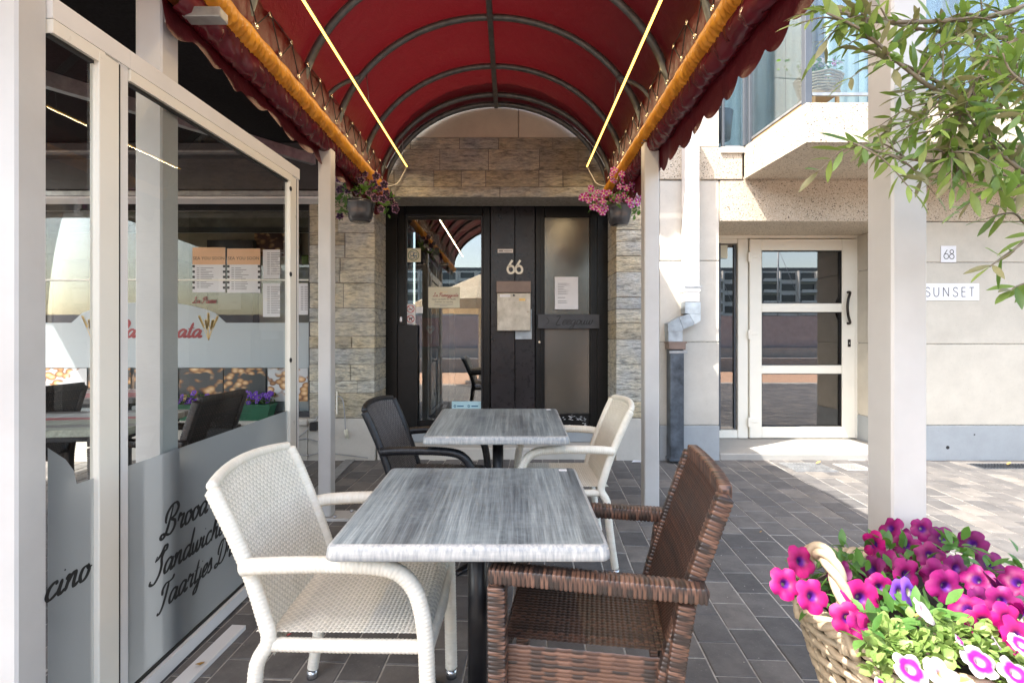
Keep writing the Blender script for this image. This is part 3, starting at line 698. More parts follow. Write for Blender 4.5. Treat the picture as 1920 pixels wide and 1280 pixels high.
# ---- things fixed to the entrance
def plate(name, label, cat, px0, px1, py0, py1, Y, mat, d=.004, root=None):
    m = MB(); m.box(PX(px0, Y), PX(px1, Y), Y-d, Y, PZ(py1, Y), PZ(py0, Y), .001)
    if root: return part(name, m, mat, root)
    t = thing(name, label, cat, (PX((px0+px1)/2, Y), Y, PZ(py1, Y))); part('plate', m, mat, t); return t
mx = thing('mailbox', 'weathered champagne metal mailbox with brown flap on the centre post under the number 66', 'mailbox', (PX(964,YD-.03), YD-.13, PZ(620,YD-.03)))
Yq = YD-.13
def q(m, a, b, c, d, y0, y1, bev=.004, Y=Yq): m.box(PX(a,Y), PX(b,Y), y0, y1, PZ(d,Y), PZ(c,Y), bev)
mb = MB(); q(mb, 932, 995, 549, 620, Yq, YD-.031, .006); part('body', mb, mailm, mx)
mb = MB(); q(mb, 931, 995.5, 527, 548.5, Yq-.008, YD-.031, .004); part('flap', mb, maillid, mx)
mb = MB(); q(mb, 937, 957, 552, 557, Yq-.0025, Yq-.0003, .0005); part('name_slot', mb, white_paper, mx)
mb = MB(); mb.cyl((PX(963.5,Yq), Yq-.008, PZ(553.5,Yq)), (PX(963.5,Yq), Yq, PZ(553.5,Yq)), .011, 12); part('lock', mb, black_m, mx)
mb = MB(); q(mb, 973, 985, 559, 564, Yq-.002, Yq-.0003, .0005); part('name_plate', mb, gold_ink, mx)
mb = MB(); mb.box(PX(966,YD), PX(997,YD), YD-.06, YD-.001, PZ(636,YD), PZ(580,YD), .003); part('back_box', mb, zinc, mx)
n66 = thing('house_number', 'cream house number 66 on the dark post above the mailbox', 'house number', (PX(964,YD), YD-.04, PZ(512,YD)))
for k, p0 in enumerate((950.5, 965.5)):
    mb = MB(); ribbon(mb, SANS['6'][1][0], Vector((PX(p0,YD-.035), YD-.034, PZ(512,YD-.035))), Vector((.135,0,0)), Vector((0,0,.135)), .17)
    part('digit', mb, cream_lac, n66)
st = plate('label_strip', 'narrow white label strip on the dark post above the number 66', 'label', 933, 962, 467, 474, YD-.031, white_paper)
mb = MB(); ribbon(mb, [(0,0),(.045,0)], Vector((PX(935,YD-.036), YD-.0362, PZ(470.5,YD-.036))), Vector((1,0,0)), Vector((0,0,1)), .014); ribbon(mb, [(0,0),(.085,0)], Vector((PX(945,YD-.036), YD-.0362, PZ(470.5,YD-.036))), Vector((1,0,0)), Vector((0,0,1)), .007); part('print', mb, inkgrey, st)
nb = thing('letterplate_box', 'black box with scratched script lettering across the right entrance door', 'sign', (PX(1066,YD), YD-.09, PZ(616,YD)))
mb = MB(); Yn = YD-.09; mb.box(PX(1008,Yn), PX(1124,Yn), Yn, YD-.011, PZ(616,Yn), PZ(589,Yn), .004); part('box', mb, casset, nb)
mb = MB()
ribbon(mb, [(0,1),(.35,.45),(-.05,0)], Vector((PX(1025,Yn), Yn-.0006, PZ(608,Yn))), Vector((.07,0,0)), Vector((0,0,.07)), .1)
ribbon(mb, [(.1,.95),(.6,1),(.05,.05),(.6,.0)], Vector((PX(1042,Yn), Yn-.0006, PZ(609,Yn))), Vector((.08,0,0)), Vector((0,0,.09)), .1)
write(mb, 'eegouw', Vector((PX(1053,Yn), Yn-.0006, PZ(608.5,Yn))), (1,0,0), (0,0,1), .11, .07)
part('lettering', mb, gasket, nb)
nt_ = plate('notice_sheet', 'white notice in a plastic sleeve on the right entrance door glass', 'notice', 1040, 1084, 519, 580, YD-.0105, white_paper, .003)
mb = MB(); rr = random.Random(2); Yn = YD-.0145
for k in range(11):
    z = 532+k*3.2 + (4 if k > 6 else 0)
    if k == 8: continue
    mb.add([(PX(1046,Yn),Yn,PZ(z,Yn)),(PX(1046+rr.uniform(8,26),Yn),Yn,PZ(z,Yn)),(PX(1060,Yn),Yn,PZ(z-1,Yn)),(PX(1046,Yn),Yn,PZ(z-1,Yn))], [(0,1,2,3)])
part('print', mb, inkgrey, nt_)
# signs on the left door glass
YG = YD+.0215
os_ = plate('opening_hours_sign', 'cream opening-hours card with red script heading on the left door glass', 'sign', 803, 862, 538, 577, YG, cream_card)
mb = MB(); write(mb, 'La Passeggiata', Vector((PX(812.5,YG), YG-.0048, PZ(556,YG))), (1,0,0), (0,0,1), .040, .11, calli=.3); part('script', mb, redink, os_)
printed('print', 'Tearoom', (PX(832,YG), YG-.0048, PZ(548.5,YG)), .022, gold_ink, os_)
printed('print', 'Open van 8u00 tot 18u00', (PX(832,YG), YG-.0048, PZ(562.3,YG)), .024, ink, os_)
printed('print', 'Gesloten op maandag', (PX(832,YG), YG-.0048, PZ(567,YG)), .022, ink, os_)
mb = MB(); ribbon(mb, [(-.10,0),(.10,0)], Vector((PX(832,YG), YG-.0048, PZ(570.6,YG))), Vector((1,0,0)), Vector((0,0,1)), .005); ribbon(mb, [(-.04,0),(.04,0)], Vector((PX(832,YG), YG-.0048, PZ(573.2,YG))), Vector((1,0,0)), Vector((0,0,1)), .004); part('fine_print', mb, inkgrey, os_)
sk = plate('round_emblem_sticker', 'square sticker with a green and blue round emblem high on the left door glass', 'sticker', 762.5, 789, 465.5, 491.5, YG, cream_card, .002)
mb = MB(); cx, cz = PX(775.5,YG), PZ(478.5,YG)
circ = lambda r, n=16: [(r*math.cos(2*math.pi*k/n), r*math.sin(2*math.pi*k/n)) for k in range(n+1)]
ribbon(mb, circ(.055), Vector((cx, YG-.0026, cz)), Vector((1,0,0)), Vector((0,0,1)), .007); part('ring', mb, greenp, sk)
mb = MB(); 
for dx, dz, r in ((-.015,.015,.022),(.018,.008,.02),(-.012,-.022,.018),(.02,-.02,.014)): ribbon(mb, circ(r, 12), Vector((cx+dx, YG-.0027, cz+dz)), Vector((1,0,0)), Vector((0,0,1)), .006)
part('emblem', mb, plast_blue, sk)
def prohib(label, y0, y1, kind):
    t = plate('prohibition_sticker', label, 'sticker', 761.5, 779, y0, y1, YG, white_paper, .002); cx, cz = PX(770,YG), PZ((y0+y1)/2,YG)
    mb = MB(); ribbon(mb, circ(.037), Vector((cx, YG-.0026, cz)), Vector((1,0,0)), Vector((0,0,1)), .008); ribbon(mb, [(-.026,.026),(.026,-.026)], Vector((cx, YG-.0028, cz)), Vector((1,0,0)), Vector((0,0,1)), .006); part('red_ring', mb, plast_red, t)
    mb = MB(); O = Vector((cx, YG-.0024, cz)); U = Vector((1,0,0)); V = Vector((0,0,1))
    if kind == 'dog':
        ribbon(mb, [(-.018,.006),(.014,.006)], O, U, V, .014); ribbon(mb, [(.012,.012),(.026,.016)], O, U, V, .009)
        for a in (-.014, -.008, .006, .012): ribbon(mb, [(a,.0),(a,-.02)], O, U, V, .004)
    else:
        ribbon(mb, [(-.024,-.006),(.016,-.006)], O, U, V, .008); ribbon(mb, [(.018,.0),(.024,.012),(.018,.02)], O, U, V, .004)
    part('pictogram', mb, ink, t)
prohib('no smoking sticker with red ring on the left door glass', 570, 588, 'smoke'); prohib('no dogs sticker with red ring directly below the no smoking one', 588.6, 607, 'dog')
plate('small_white_sticker', 'small white sticker beside the no smoking sign on the door glass', 'sticker', 780, 793, 575, 587, YG, white_paper, .002)
bc = plate('blue_white_card', 'pale card with blue logos low on the left door glass just above the far table', 'card', 847, 904, 752, 772, YG, bluecard, .002)
mb = MB(); 
for a in (853, 879): ribbon(mb, circ(.010, 8), Vector((PX(a,YG), YG-.0026, PZ(761,YG))), Vector((1,0,0)), Vector((0,0,1)), .007)
for a in (857, 884): ribbon(mb, [(0,0),(.07,0)], Vector((PX(a,YG), YG-.0026, PZ(761,YG))), Vector((1,0,0)), Vector((0,0,1)), .012)
part('logos', mb, plast_blue, bc)
# ---------------------------------------------------------------- restaurant window (left)
YW = 5.10
wn = thing('restaurant_window', 'wide restaurant shop window with milky band, menus and bread photos behind the glass screen', 'window', (-4, YW, ZP))
zs, zt = PZ(783, YW), PZ(372, YW)
mb = MB(); mb.box(-8, -1.945, YW-.17, YW+.2, zs-.045, zs, .006); part('sill', mb, lime_w, wn)
mb = MB(); mb.box(-8, -1.945, YW-.03, YW+.05, zs+.001, zs+.06, .004); mb.box(-1.985, -1.945, YW-.03, YW+.05, zs+.061, zt, .004); part('window_frame', mb, casset, wn)
mb = MB(); mb.box(-8, -1.986, YW+.008, YW+.014, zs+.061, zt); part('glass_pane', mb, glass_rest, wn)
mb = MB(); mb.box(-8, -1.945, YW+.02, YW+.3, PZ(425,YW), PZ(396,YW)); part('blind_box', mb, olivegrey, wn)
mb = MB(); mb.box(-8, -1.945, YW-.02, YW+.3, PZ(395.8,YW), zt+.3); part('head_panel', mb, black_m, wn)
mb = MB(); mb.box(-8, -1.99, YW-.008, YW+.006, PZ(526.5,YW), PZ(523.5,YW)); part('glazing_bar', mb, cream_lac, wn)
# milky film with the arched top, lettering
Yf = YW+.004
def archpoly(c, hw, base, peak, n=14): return [(PX(c-hw+2*hw*k/n, Yf), PZ(base-(base-peak)*math.sqrt(max(0, 1-(2*k/n-1)**2))**1.1, Yf)) for k in range(n+1)]
pts = [(-8, PZ(605,Yf))] + archpoly(279, 145, 605, 566) + [(-1.987, PZ(605,Yf)), (-1.987, PZ(689,Yf)), (-8, PZ(689,Yf))]
mb = MB(); mb.add([(a, Yf, b) for a, b in pts], [tuple(range(len(pts)))]); part('milky_band', mb, film, wn)
mb = MB(); write(mb, 'Passeggiata', Vector((PX(377,Yf)-.165*5.07, Yf-.002, PZ(632,Yf))), (1,0,0), (0,0,1), .165, .15, calli=.3)
part('red_script', mb, redink, wn)
mb = MB(); write(mb, 'La Passe', Vector((PX(362,Yf), Yf-.002, PZ(568,Yf))), (1,0,0), (0,0,1), .06, .10, calli=.2); part('small_red_script', mb, redink, wn)
for cx in (391, 172):
    mb = MB(); O = Vector((PX(cx,Yf), Yf-.002, PZ(638,Yf)))
    for a, hgt, lean in ((-1,.24,-.10),(0,.27,0.0),(1,.24,.10),(-.5,.20,-.03),(.5,.20,.05)):
        ribbon(mb, [(0,0),(lean*.45,hgt*.5),(lean,hgt)], O, Vector((1,0,0)), Vector((0,0,1)), .005)
        for k in range(9):
            f_ = .5+.05*k; x = lean*f_**1.1; z = hgt*f_
            for sgn in (-1, 1): mb.add([O+Vector((x,0,z)), O+Vector((x+sgn*.013,0,z+.014)), O+Vector((x+sgn*.007,0,z+.030)), O+Vector((x,0,z+.02))], [(0,1,2,3)])
    part('wheat_ear', mb, gold_ink, wn)
# bread photographs
Yb = YW+.05
for k, (a, b) in enumerate(((86, 163), (166, 245), (252, 333), (337, 418), (420, 498), (502, 577))):
    mb = MB(); mb.box(PX(a,Yf), PX(b,Yf), Yf-.002, Yf+.001, PZ(752,Yf), PZ(690,Yf)); part('bread_photo', mb, bread[(2,0,1,1,0,2)[k]], wn)
mb = MB(); mb.box(-8, -1.99, Yb+.01, Yb+.02, zs+.06, PZ(689,Yb)); part('backing_panel', mb, film, wn)
# menus
def menu(label, a, b, c, d, head, checks, cat='menu'):
    t = thing('menu_poster', label, cat, (PX((a+b)/2,Yf+.012), Yf+.012, PZ(d,Yf+.012))); Y = Yf-.004
    mb = MB(); mb.box(PX(a,Y), PX(b,Y), Y, Y+.003, PZ(d,Y), PZ(c,Y)); part('sheet', mb, white_paper, t)
    if head:
        mb = MB(); mb.box(PX(a,Y), PX(b,Y), Y-.002, Y-.0005, PZ(head,Y), PZ(c,Y)); part('header', mb, orangeink, t)
        printed('print', 'SEA YOU SOON', (PX((a+b)/2,Y), Y-.0026, PZ(head-9,Y)), .043, ink, t)
    rr = random.Random(int(a)); mb = MB(); y = (head or c)+7
    while y < d-6:
        for x, wd in ((a+8, 5), (a+15, rr.uniform(8, 26))):
            mb.add([(PX(x,Y),Y-.001,PZ(y,Y)),(PX(x+wd,Y),Y-.001,PZ(y,Y)),(PX(x+wd,Y),Y-.001,PZ(y-1.1,Y)),(PX(x,Y),Y-.001,PZ(y-1.1,Y))], [(0,1,2,3)])
        y += 3.3
    part('text_lines', mb, inkgrey, t)
    if checks:
        mb = MB(); y = head+1
        while y < d-8:
            for x in (a, b-4.5): mb.add([(PX(x,Y),Y-.0012,PZ(y+4.6,Y)),(PX(x+4.5,Y),Y-.0012,PZ(y+4.6,Y)),(PX(x+4.5,Y),Y-.0012,PZ(y,Y)),(PX(x,Y),Y-.0012,PZ(y,Y))], [(0,1,2,3)])
            y += 10
        part('chequer_edge', mb, ink, t)
menu('left SEA YOU SOON menu with peach header on the restaurant window', 361, 422.5, 464, 548, 496, True)
menu('right SEA YOU SOON menu with peach header, next to the grey menu', 426, 488, 466, 549, 496, True)
menu('plain grey menu sheet right of the peach menus on the restaurant window', 493, 525, 468, 522, None, False)
menu('white printed sheet below the plain grey menu on the restaurant window', 493, 525, 531, 594, None, False)
menu('white sheet at the right end of the restaurant window beside the stone pier', 556, 577, 531, 590, None, False)
# inside
mb = MB(); mb.box(-8, -1.9, 7.4, 7.5, 0, 3.0); part('room_wall', mb, interw, wn)
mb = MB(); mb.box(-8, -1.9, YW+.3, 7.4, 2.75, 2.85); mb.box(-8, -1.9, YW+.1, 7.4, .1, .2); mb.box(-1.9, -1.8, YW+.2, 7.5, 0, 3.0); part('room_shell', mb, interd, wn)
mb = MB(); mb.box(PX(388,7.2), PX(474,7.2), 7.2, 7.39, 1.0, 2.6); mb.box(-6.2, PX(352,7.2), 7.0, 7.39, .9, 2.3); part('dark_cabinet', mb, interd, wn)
mb = MB(); mb.box(PX(477,7.3), PX(560,7.3), 7.3, 7.33, PZ(480,7.3), PZ(437,7.3)); part('croissant_photo', mb, bread[3], wn)
mb = MB(); mb.box(-6.5, -2.2, 6.3, 6.9, .2, 1.25, .01); part('counter', mb, cream_lac, wn)
mb = MB(); mb.box(PX(565,6.0), PX(578,6.0), 6.0, 6.1, PZ(495,6.0), PZ(478,6.0), .01); part('green_jar', mb, litgreen, wn)
mb = MB(); mb.box(-5.5, -2.0, 6.2, 6.24, PZ(436,6.2), PZ(433,6.2)); part('ceiling_rail', mb, cream_lac, wn)
# ---------------------------------------------------------------- apartment house on the right
ab = thing('apartment_house', 'limestone apartment house with cream glazed door and concrete balcony, right of the restaurant', 'building', (3, YF, gz(YF)))
X0, X1, XE = 1.41, PX(1349,YF), 7.5; XRR = 3.775
zpl = PZ(797,YF); gj = .004
def blocks(xs, zs_, y0, y1, mat, name='limestone_block'):
    for i in range(len(xs)-1):
        for j in range(len(zs_)-1):
            mb = MB(); mb.box(xs[i]+gj, xs[i+1]-gj, y0, y1, zs_[j]+gj, zs_[j+1]-gj, .004); part(name, mb, mat, ab)
ze = [zpl, PZ(641,YF), PZ(489,YF), PZ(338.5,YF)]
blocks([X0, X1], ze, YF, YF+.73, lime_w); blocks([X0, X1], [gz(YF)-.05, zpl], YF-.01, YF+.73, blue_st, 'plinth_block')
blocks([X0, PX(1392,YF)], [PZ(337.5,YF), PZ(277,YF)], YF-.012, YF+.3, terr, 'lintel_block')
blocks([X0, X1-.0], [PZ(276,YF), PZ(143,YF), 4.6, 5.6, 6.6], YF+.002, YF+.7, lime_w)
blocks([XRR, 5.1, 6.3, XE], [zpl, PZ(645,YF), PZ(492,YF), PZ(415.5,YF)], YF, YF+.73, lime)
blocks([XRR, 5.1, 6.3, XE], [gz(YF)-.05, zpl], YF-.012, YF+.73, blue_st, 'plinth_block')
mb = MB(); mb.box(X0+.01, X1-.01, YF+.01, YF+.7, gz(YF), 6.6); mb.box(XRR+.01, XE, YF+.01, YF+.7, gz(YF), PZ(416,YF)); part('masonry_core', mb, jointm, ab)
zl0, zl1 = PZ(415,YF), PZ(338,YF)
mb = MB(); mb.box(X1+.002, XE, YF-.004, YF+.72, zl0, zl1, .005); part('lintel_beam', mb, terr, ab)
mb = MB(); mb.box(PX(1393,YF), XE, YF-.002, YF+.3, zl1+.001, 2.80); part('lintel_beam', mb, terr, ab)
for x, z in ((1775, 838), (1825, 814)):
    mb = MB(); mb.cyl((PX(x,YF), YF-.013, PZ(z,YF)), (PX(x,YF), YF-.005, PZ(z,YF)), .017 if x == 1775 else .008, 12); part('weep_hole', mb, gasket, ab)
# step / doorway
mb = MB(); mb.box(X1+.003, XRR-.003, YF-.0, Y68+.06, .05, .151, .01); part('door_step', mb, _lime('grey_stone_step', (.33,.32,.30)), ab)
bx68 = lambda m, a, b, c, d, y0, y1, bev=.004: m.box(PX(a,Y68), PX(b,Y68), Y68+y0, Y68+y1, PZ(d,Y68), PZ(c,Y68), bev)
mb = MB()
bx68(mb, 1300, 1611, 437, 447, -.01, .08); bx68(mb, 1300, 1348, 447.5, 821, -.01, .08); bx68(mb, 1383, 1402, 447.5, 821, -.01, .08); bx68(mb, 1602, 1611, 447.5, 821, -.01, .08)
bx68(mb, 1348.3, 1382.7, 447.5, 456, -.005, .08); bx68(mb, 1348.3, 1382.7, 806, 821, -.005, .08)
dfr = part('door_frame', mb, cream_lac, ab)
mb = MB(); bx68(mb, 1348.3, 1382.7, 456.3, 805.7, .03, .04, 0); part('side_pane', mb, glass_door, dfr)
mb = MB(); bx68(mb, 1346, 1350.5, 456, 806, -.012, .029, .001); bx68(mb, 1377.5, 1379.3, 458, 804, .005, .029, .0005); part('glazing_bead', mb, anth, dfr)
mb = MB(); bx68(mb, 1350.5, 1365, 459, 484, .012, .028, .001); nt2 = part('notice_card', mb, cream_card, dfr)
mb = MB()
bx68(mb, 1403.5, 1426, 449, 820, -.03, .06); bx68(mb, 1576, 1600.5, 449, 820, -.03, .06)
for c, d in ((449, 470), (569, 585), (684.5, 700), (799, 820)): bx68(mb, 1426.2, 1575.8, c, d, -.027, .06)
dl = part('door_leaf', mb, cream_lac, ab)
for c, d in ((470.3, 568.7), (585.3, 684.2), (700.3, 798.7)):
    mb = MB(); bx68(mb, 1426.3, 1575.7, c, d, .01, .02, 0); part('glass_pane', mb, glass_door, dl)
    mb = MB(); bx68(mb, 1426.3, 1575.7, c, c+1.0, -.02, .009, 0); bx68(mb, 1426.3, 1427.2, c+1.1, d-1.1, -.02, .009, 0); bx68(mb, 1574.8, 1575.7, c+1.1, d-1.1, -.02, .009, 0); bx68(mb, 1426.3, 1575.7, d-1.0, d, -.02, .009, 0); part('gasket', mb, gasket, dl)
mb = MB(); Yh = Y68-.03
hp = catmull([(PX(1589,Yh), Yh, PZ(548,Yh)), (PX(1590,Yh), Yh-.035, PZ(549,Yh)), (PX(1584.5,Yh), Yh-.055, PZ(562,Yh)), (PX(1582.5,Yh), Yh-.06, PZ(577,Yh)), (PX(1584.5,Yh), Yh-.055, PZ(592,Yh)), (PX(1590,Yh), Yh-.035, PZ(605,Yh)), (PX(1589,Yh), Yh, PZ(606,Yh))], 5)
mb.tube(hp, .0135, 10); part('handle', mb, bronze, dl)
mb = MB(); bx68(mb, 1586, 1591.5, 636, 650, -.036, -.0305, .002); part('lock', mb, bronze, dl)
mb = MB(); bx68(mb, 1587.8, 1589.8, 641, 645, -.038, -.0362, .0005); part('keyhole', mb, chrome, dl)
for z in (483, 627, 790):
    mb = MB(); bx68(mb, 1399.5, 1404.5, z-9, z+9, -.05, -.0305, .003); bx68(mb, 1404.8, 1419, z-4, z+1, -.04, -.0305, .002); part('hinge', mb, cream_lac, dl)
mb = MB(); mb.box(1.5, 4.6, 9.5, 9.6, .1, 2.5); mb.box(1.45, 1.5, Y68+.1, 9.6, .1, 2.5); mb.box(4.6, 4.65, Y68+.1, 9.6, .1, 2.5); mb.box(1.5, 4.6, Y68+.1, 9.6, 2.42, 2.5); mb.box(1.5,4.6,Y68+.09,9.6,.05,.12); part('hallway', mb, _lime('brown_hall_wall', (.13,.09,.075)), ab)
# signs on the wall
s68 = thing('number_plate', 'small white plate with thin number 68 on the limestone wall above the SUNSET plate', 'house number', (PX(1777,YF), YF, PZ(492,YF)))
mb = MB(); mb.box(PX(1763,YF), PX(1792,YF), YF-.008, YF-.0005, PZ(492,YF), PZ(461,YF), .002); part('plate', mb, white_paper, s68)
mb = MB(); hh = 17/SF; write(mb, '68', Vector((PX(1767.5,YF), YF-.0088, PZ(485.5,YF))), (1,0,0), (0,0,1), hh, .075, SANS, 0, 0); part('digits', mb, ink, s68)
ssn = thing('sunset_sign', 'long white plate reading SUNSET in thin capitals, below the number 68', 'sign', (PX(1780,YF), YF, PZ(564,YF)))
mb = MB(); mb.box(PX(1722,YF), PX(1835,YF), YF-.008, YF-.0005, PZ(563.5,YF), PZ(531.5,YF), .002); part('plate', mb, white_paper, ssn)
mb = MB(); write(mb, 'SUNSET', Vector((PX(1733,YF), YF-.0088, PZ(556,YF))), (1,0,0), (0,0,1), 17/SF, .075, SANS, 0, 0, sp=.30); part('lettering', mb, ink, ssn)
# balcony
bal_z0, bal_z1 = 2.775, 3.08; YB = 4.02
def prism(pts, z0, z1):
    m = MB(); n = len(pts); m.add([(x,y,z0) for x,y in pts]+[(x,y,z1) for x,y in pts], [tuple(range(n))[::-1], tuple(range(n,2*n))]+[(k,(k+1)%n,n+(k+1)%n,n+k) for k in range(n)]); return m
part('balcony_slab', prism([(2.217,YF-.015),(2.278,YB),(8.2,YB),(8.2,YF-.015)], bal_z0, bal_z1), terr, ab)
# balcony screens
scr = thing('balcony_screen', 'tall frameless glass windbreak with anthracite posts on the concrete balcony', 'balcony glazing', (2.3, YB+.05, bal_z1))
zt_ = 5.4
def post(x, y, w_=.05, d=.05, mat=anth): 
    mb = MB(); mb.box(x-w_/2, x+w_/2, y-d/2, y+d/2, bal_z1+.002, zt_, .003); part('post', mb, mat, scr)
post(2.315, YB+.065, .055, .055); post(2.252, YF-.06, .035, .05); post(2.215, YF-.03, .03, .03); post(4.2, YB+.05)
post(2.03, YF+.03, .02, .05)
mb = MB(); mb.beam((2.262,YF-.09,bal_z1+.07+1.2),(2.308,YB+.10,bal_z1+.07+1.2),.008,2.4); part('glass_pane', mb, glass_bal, scr)
mb = MB(); mb.box(2.345, 4.17, YB+.045, YB+.053, bal_z1+.10, zt_-.05); part('glass_pane', mb, glass_bal, scr)
mb = MB(); mb.box(4.23, 6.6, YB+.045, YB+.053, bal_z1+.10, zt_-.05); part('glass_pane', mb, glass_bal, scr)
mb = MB(); mb.box(2.042, 2.198, YF+.01, YF+.018, bal_z1+.02, zt_-.05); part('glass_pane', mb, glass_bal, scr)
mb = MB(); mb.beam((2.262,YF-.09,bal_z1+.055),(2.308,YB+.10,bal_z1+.055),.02,.02); mb.box(2.345,6.6,YB+.04,YB+.06,bal_z1+.075,bal_z1+.097); mb.box(2.042,2.198,YF+.0,YF+.02,bal_z1+.003,bal_z1+.018); part('bottom_rail', mb, galv, scr)
mb = MB(); mb.beam((2.275,YF-.09,bal_z1+.024),(2.32,YB+.10,bal_z1+.024),.03,.035); part('timber_strip', mb, oakm, scr)
# upper storey wall, windows and curtains behind the glass
mb = MB(); mb.box(X1+.004, XE, YF+.74, YF+.8, bal_z1-.4, 6.6); mb.box(X1+.004,XE,YF-.03,YF+.74,bal_z1-.06,bal_z1-.004); part('upper_wall', mb, lime_w, ab)
Yc = YF+.62
for a, b in ((2.15, 3.2), (3.3, 4.6), (4.75, 6.2)):
    mb = MB(); mb.box(a, b, Yc, Yc+.05, bal_z1+.03, 5.5); 
    wf = part('window_frame', mb, anth, ab)
    mb = MB(); n = 60; vs = []; 
    for k in range(n+1):
        x = a+.05+(b-a-.1)*k/n; y = Yc-.02+.018*math.sin(k*1.1)+.008*math.sin(k*2.7); vs += [(x,y,bal_z1+.06),(x,y,5.45)]
    mb.add(vs, [(2*k,2*k+2,2*k+3,2*k+1) for k in range(n)], True); part('curtain', mb, curtain, wf)
    mb = MB(); mb.box(a+.02, b-.02, Yc-.07, Yc-.062, bal_z1+.05, 5.45); part('pane', mb, glass_bal, wf)
# ---------------------------------------------------------------- flower helpers
def flower_mesh(name, r, style, seed=0, n=30, depth=.9):
    """five-lobed trumpet; petals colours by vertex"""
    rr = random.Random(seed); vs = []; fs = []; cols = []
    rings = [(.0,-depth*.95),(.10,-depth*.9),(.13,-depth*.5),(.20,-.18),(.36,-.04),(.60,.03),(.82,.02),(1.0,-.05)]
    ph = rr.uniform(0, 6.28); lob = [rr.uniform(.93, 1.06) for _ in range(5)]
    for i, (q_, z) in enumerate(rings):
        for k in range(n):
            t = 2*math.pi*k/n; c5 = math.cos(5*t); lb = lob[int(((t+math.pi/5) % (2*math.pi))/(2*math.pi/5)) % 5]
            e = max(0, q_-.3)/.7
            rad_ = r*q_*(1+e*(.055*c5 - .13*max(0,-c5)**7))*(1+e*(lb-1))*(1+e*rr.uniform(-.022,.022))
            zz = r*(z + e*e*(.08*math.sin(3*t+ph)+.05*math.sin(7*t+ph*2) + .05*c5) - e*.06)
            vs.append((rad_*math.cos(t), rad_*math.sin(t), zz))
            cols.append(style(q_, t, c5, rr))
    m = len(rings)
    for i in range(m-1):
        for k in range(n): fs.append((i*n+k, i*n+(k+1)%n, (i+1)*n+(k+1)%n, (i+1)*n+k))
    me = bpy.data.meshes.new(name); me.from_pydata(vs, [], fs); me.update()
    me.polygons.foreach_set('use_smooth', [True]*len(me.polygons))
    ca = me.color_attributes.new('col', 'FLOAT_COLOR', 'POINT'); ca.data.foreach_set('color', np.array([(*c, 1) for c in cols], dtype=np.float32).ravel())
    me.materials.append(petalm); return me
def lerp(a, b, t): t = max(0, min(1, t)); return tuple(x+(y-x)*t for x, y in zip(a, b))
def st_fuchsia(base):
    def f(q_, t, c5, rr):
        if q_ < .12: return (.75,.72,.5)
        if q_ < .25: return (.09,.01,.22)
        v = (.80+.20*abs(math.cos(2.5*t)))*rr.uniform(.82, 1.08); c = lerp(tuple(x*.62 for x in base), base, (q_-.3)/.35)
        return tuple(x*v for x in c)
    return f
def st_picotee(q_, t, c5, rr):
    if q_ < .12: return (.7,.6,.3)
    if q_ < .36: return (.50,.44,.48)
    if q_ < .68: return (.36,.006,.24)
    return (.46,.43,.44)
def st_pinkwhite(q_, t, c5, rr):
    if q_ < .2: return (.7,.55,.2)
    if q_ < .5: return (.52,.38,.44)
    return (.46,.41,.42)
def st_darkstar(q_, t, c5, rr):
    if q_ < .12: return (.3,.25,.2)
    if q_ > .9 or (q_ > .7 and c5 < -.7): return (.40,.20,.34)
    return (.020,.003,.020)
def st_pinkstar(q_, t, c5, rr):
    if q_ < .3: return (.75,.65,.3)
    return (.70,.60,.76) if c5 > .62 else (.50,.015,.27)
def st_violet(q_, t, c5, rr):
    if q_ < .25: return (.5,.45,.3)
    return lerp((.10,.02,.30), (.25,.09,.62), (q_-.3)/.6)
FU = [flower_mesh('petal_whorl', .037, st_fuchsia(c), k) for k, c in enumerate(((.46,.003,.17),(.38,.003,.155),(.28,.004,.14),(.19,.005,.12),(.42,.004,.15)))]
PI = [flower_mesh('petal_whorl', .036, st_picotee, 11), flower_mesh('petal_whorl', .036, st_pinkwhite, 12)]
DS = [flower_mesh('petal_whorl', .036, st_darkstar, 21, 20, .5), flower_mesh('petal_whorl', .032, st_darkstar, 22, 20, .5)]
PS = [flower_mesh('petal_whorl', .033, st_pinkstar, 31, 20, .5), flower_mesh('petal_whorl', .029, st_pinkstar, 32, 20, .5)]
VI = [flower_mesh('petal_whorl', .026, st_violet, 41, 15, .5)]
def put(name, me, loc, nrm, parent, s=1, spin=None, root=(0,0,0)):
    o = bpy.data.objects.new(name, me); COL.objects.link(o); o.parent = parent
    q_ = Vector(nrm).to_track_quat('Z', 'Y'); sp = random.uniform(0, 6.28) if spin is None else spin
    o.location = Vector(loc)-wloc(parent); o.rotation_mode = 'QUATERNION'; o.rotation_quaternion = q_ @ Euler((0,0,sp)).to_quaternion(); o.scale = (s,s,s); return o
def leaf_verts(L, W, d, up, curl=.15, fold=.25):
    d = Vector(d).normalized(); u = Vector(up); s_ = d.cross(u)
    if s_.length < .05: s_ = d.cross(Vector((1,.3,0)))
    s_.normalize(); u = s_.cross(d).normalized(); vs = []; prof = [(0,.05),(.2,.62),(.45,1),(.72,.80),(.9,.36),(1,.02)]
    for t, wd in prof:
        c = d*(L*t) - u*(curl*L*t*t)
        vs += [c - s_*(W/2*wd) + u*(fold*W/2*wd), c, c + s_*(W/2*wd) + u*(fold*W/2*wd)]
    fs = []
    for k in range(len(prof)-1): a = 3*k; fs += [(a,a+1,a+4,a+3),(a+1,a+2,a+5,a+4)]
    return vs, fs
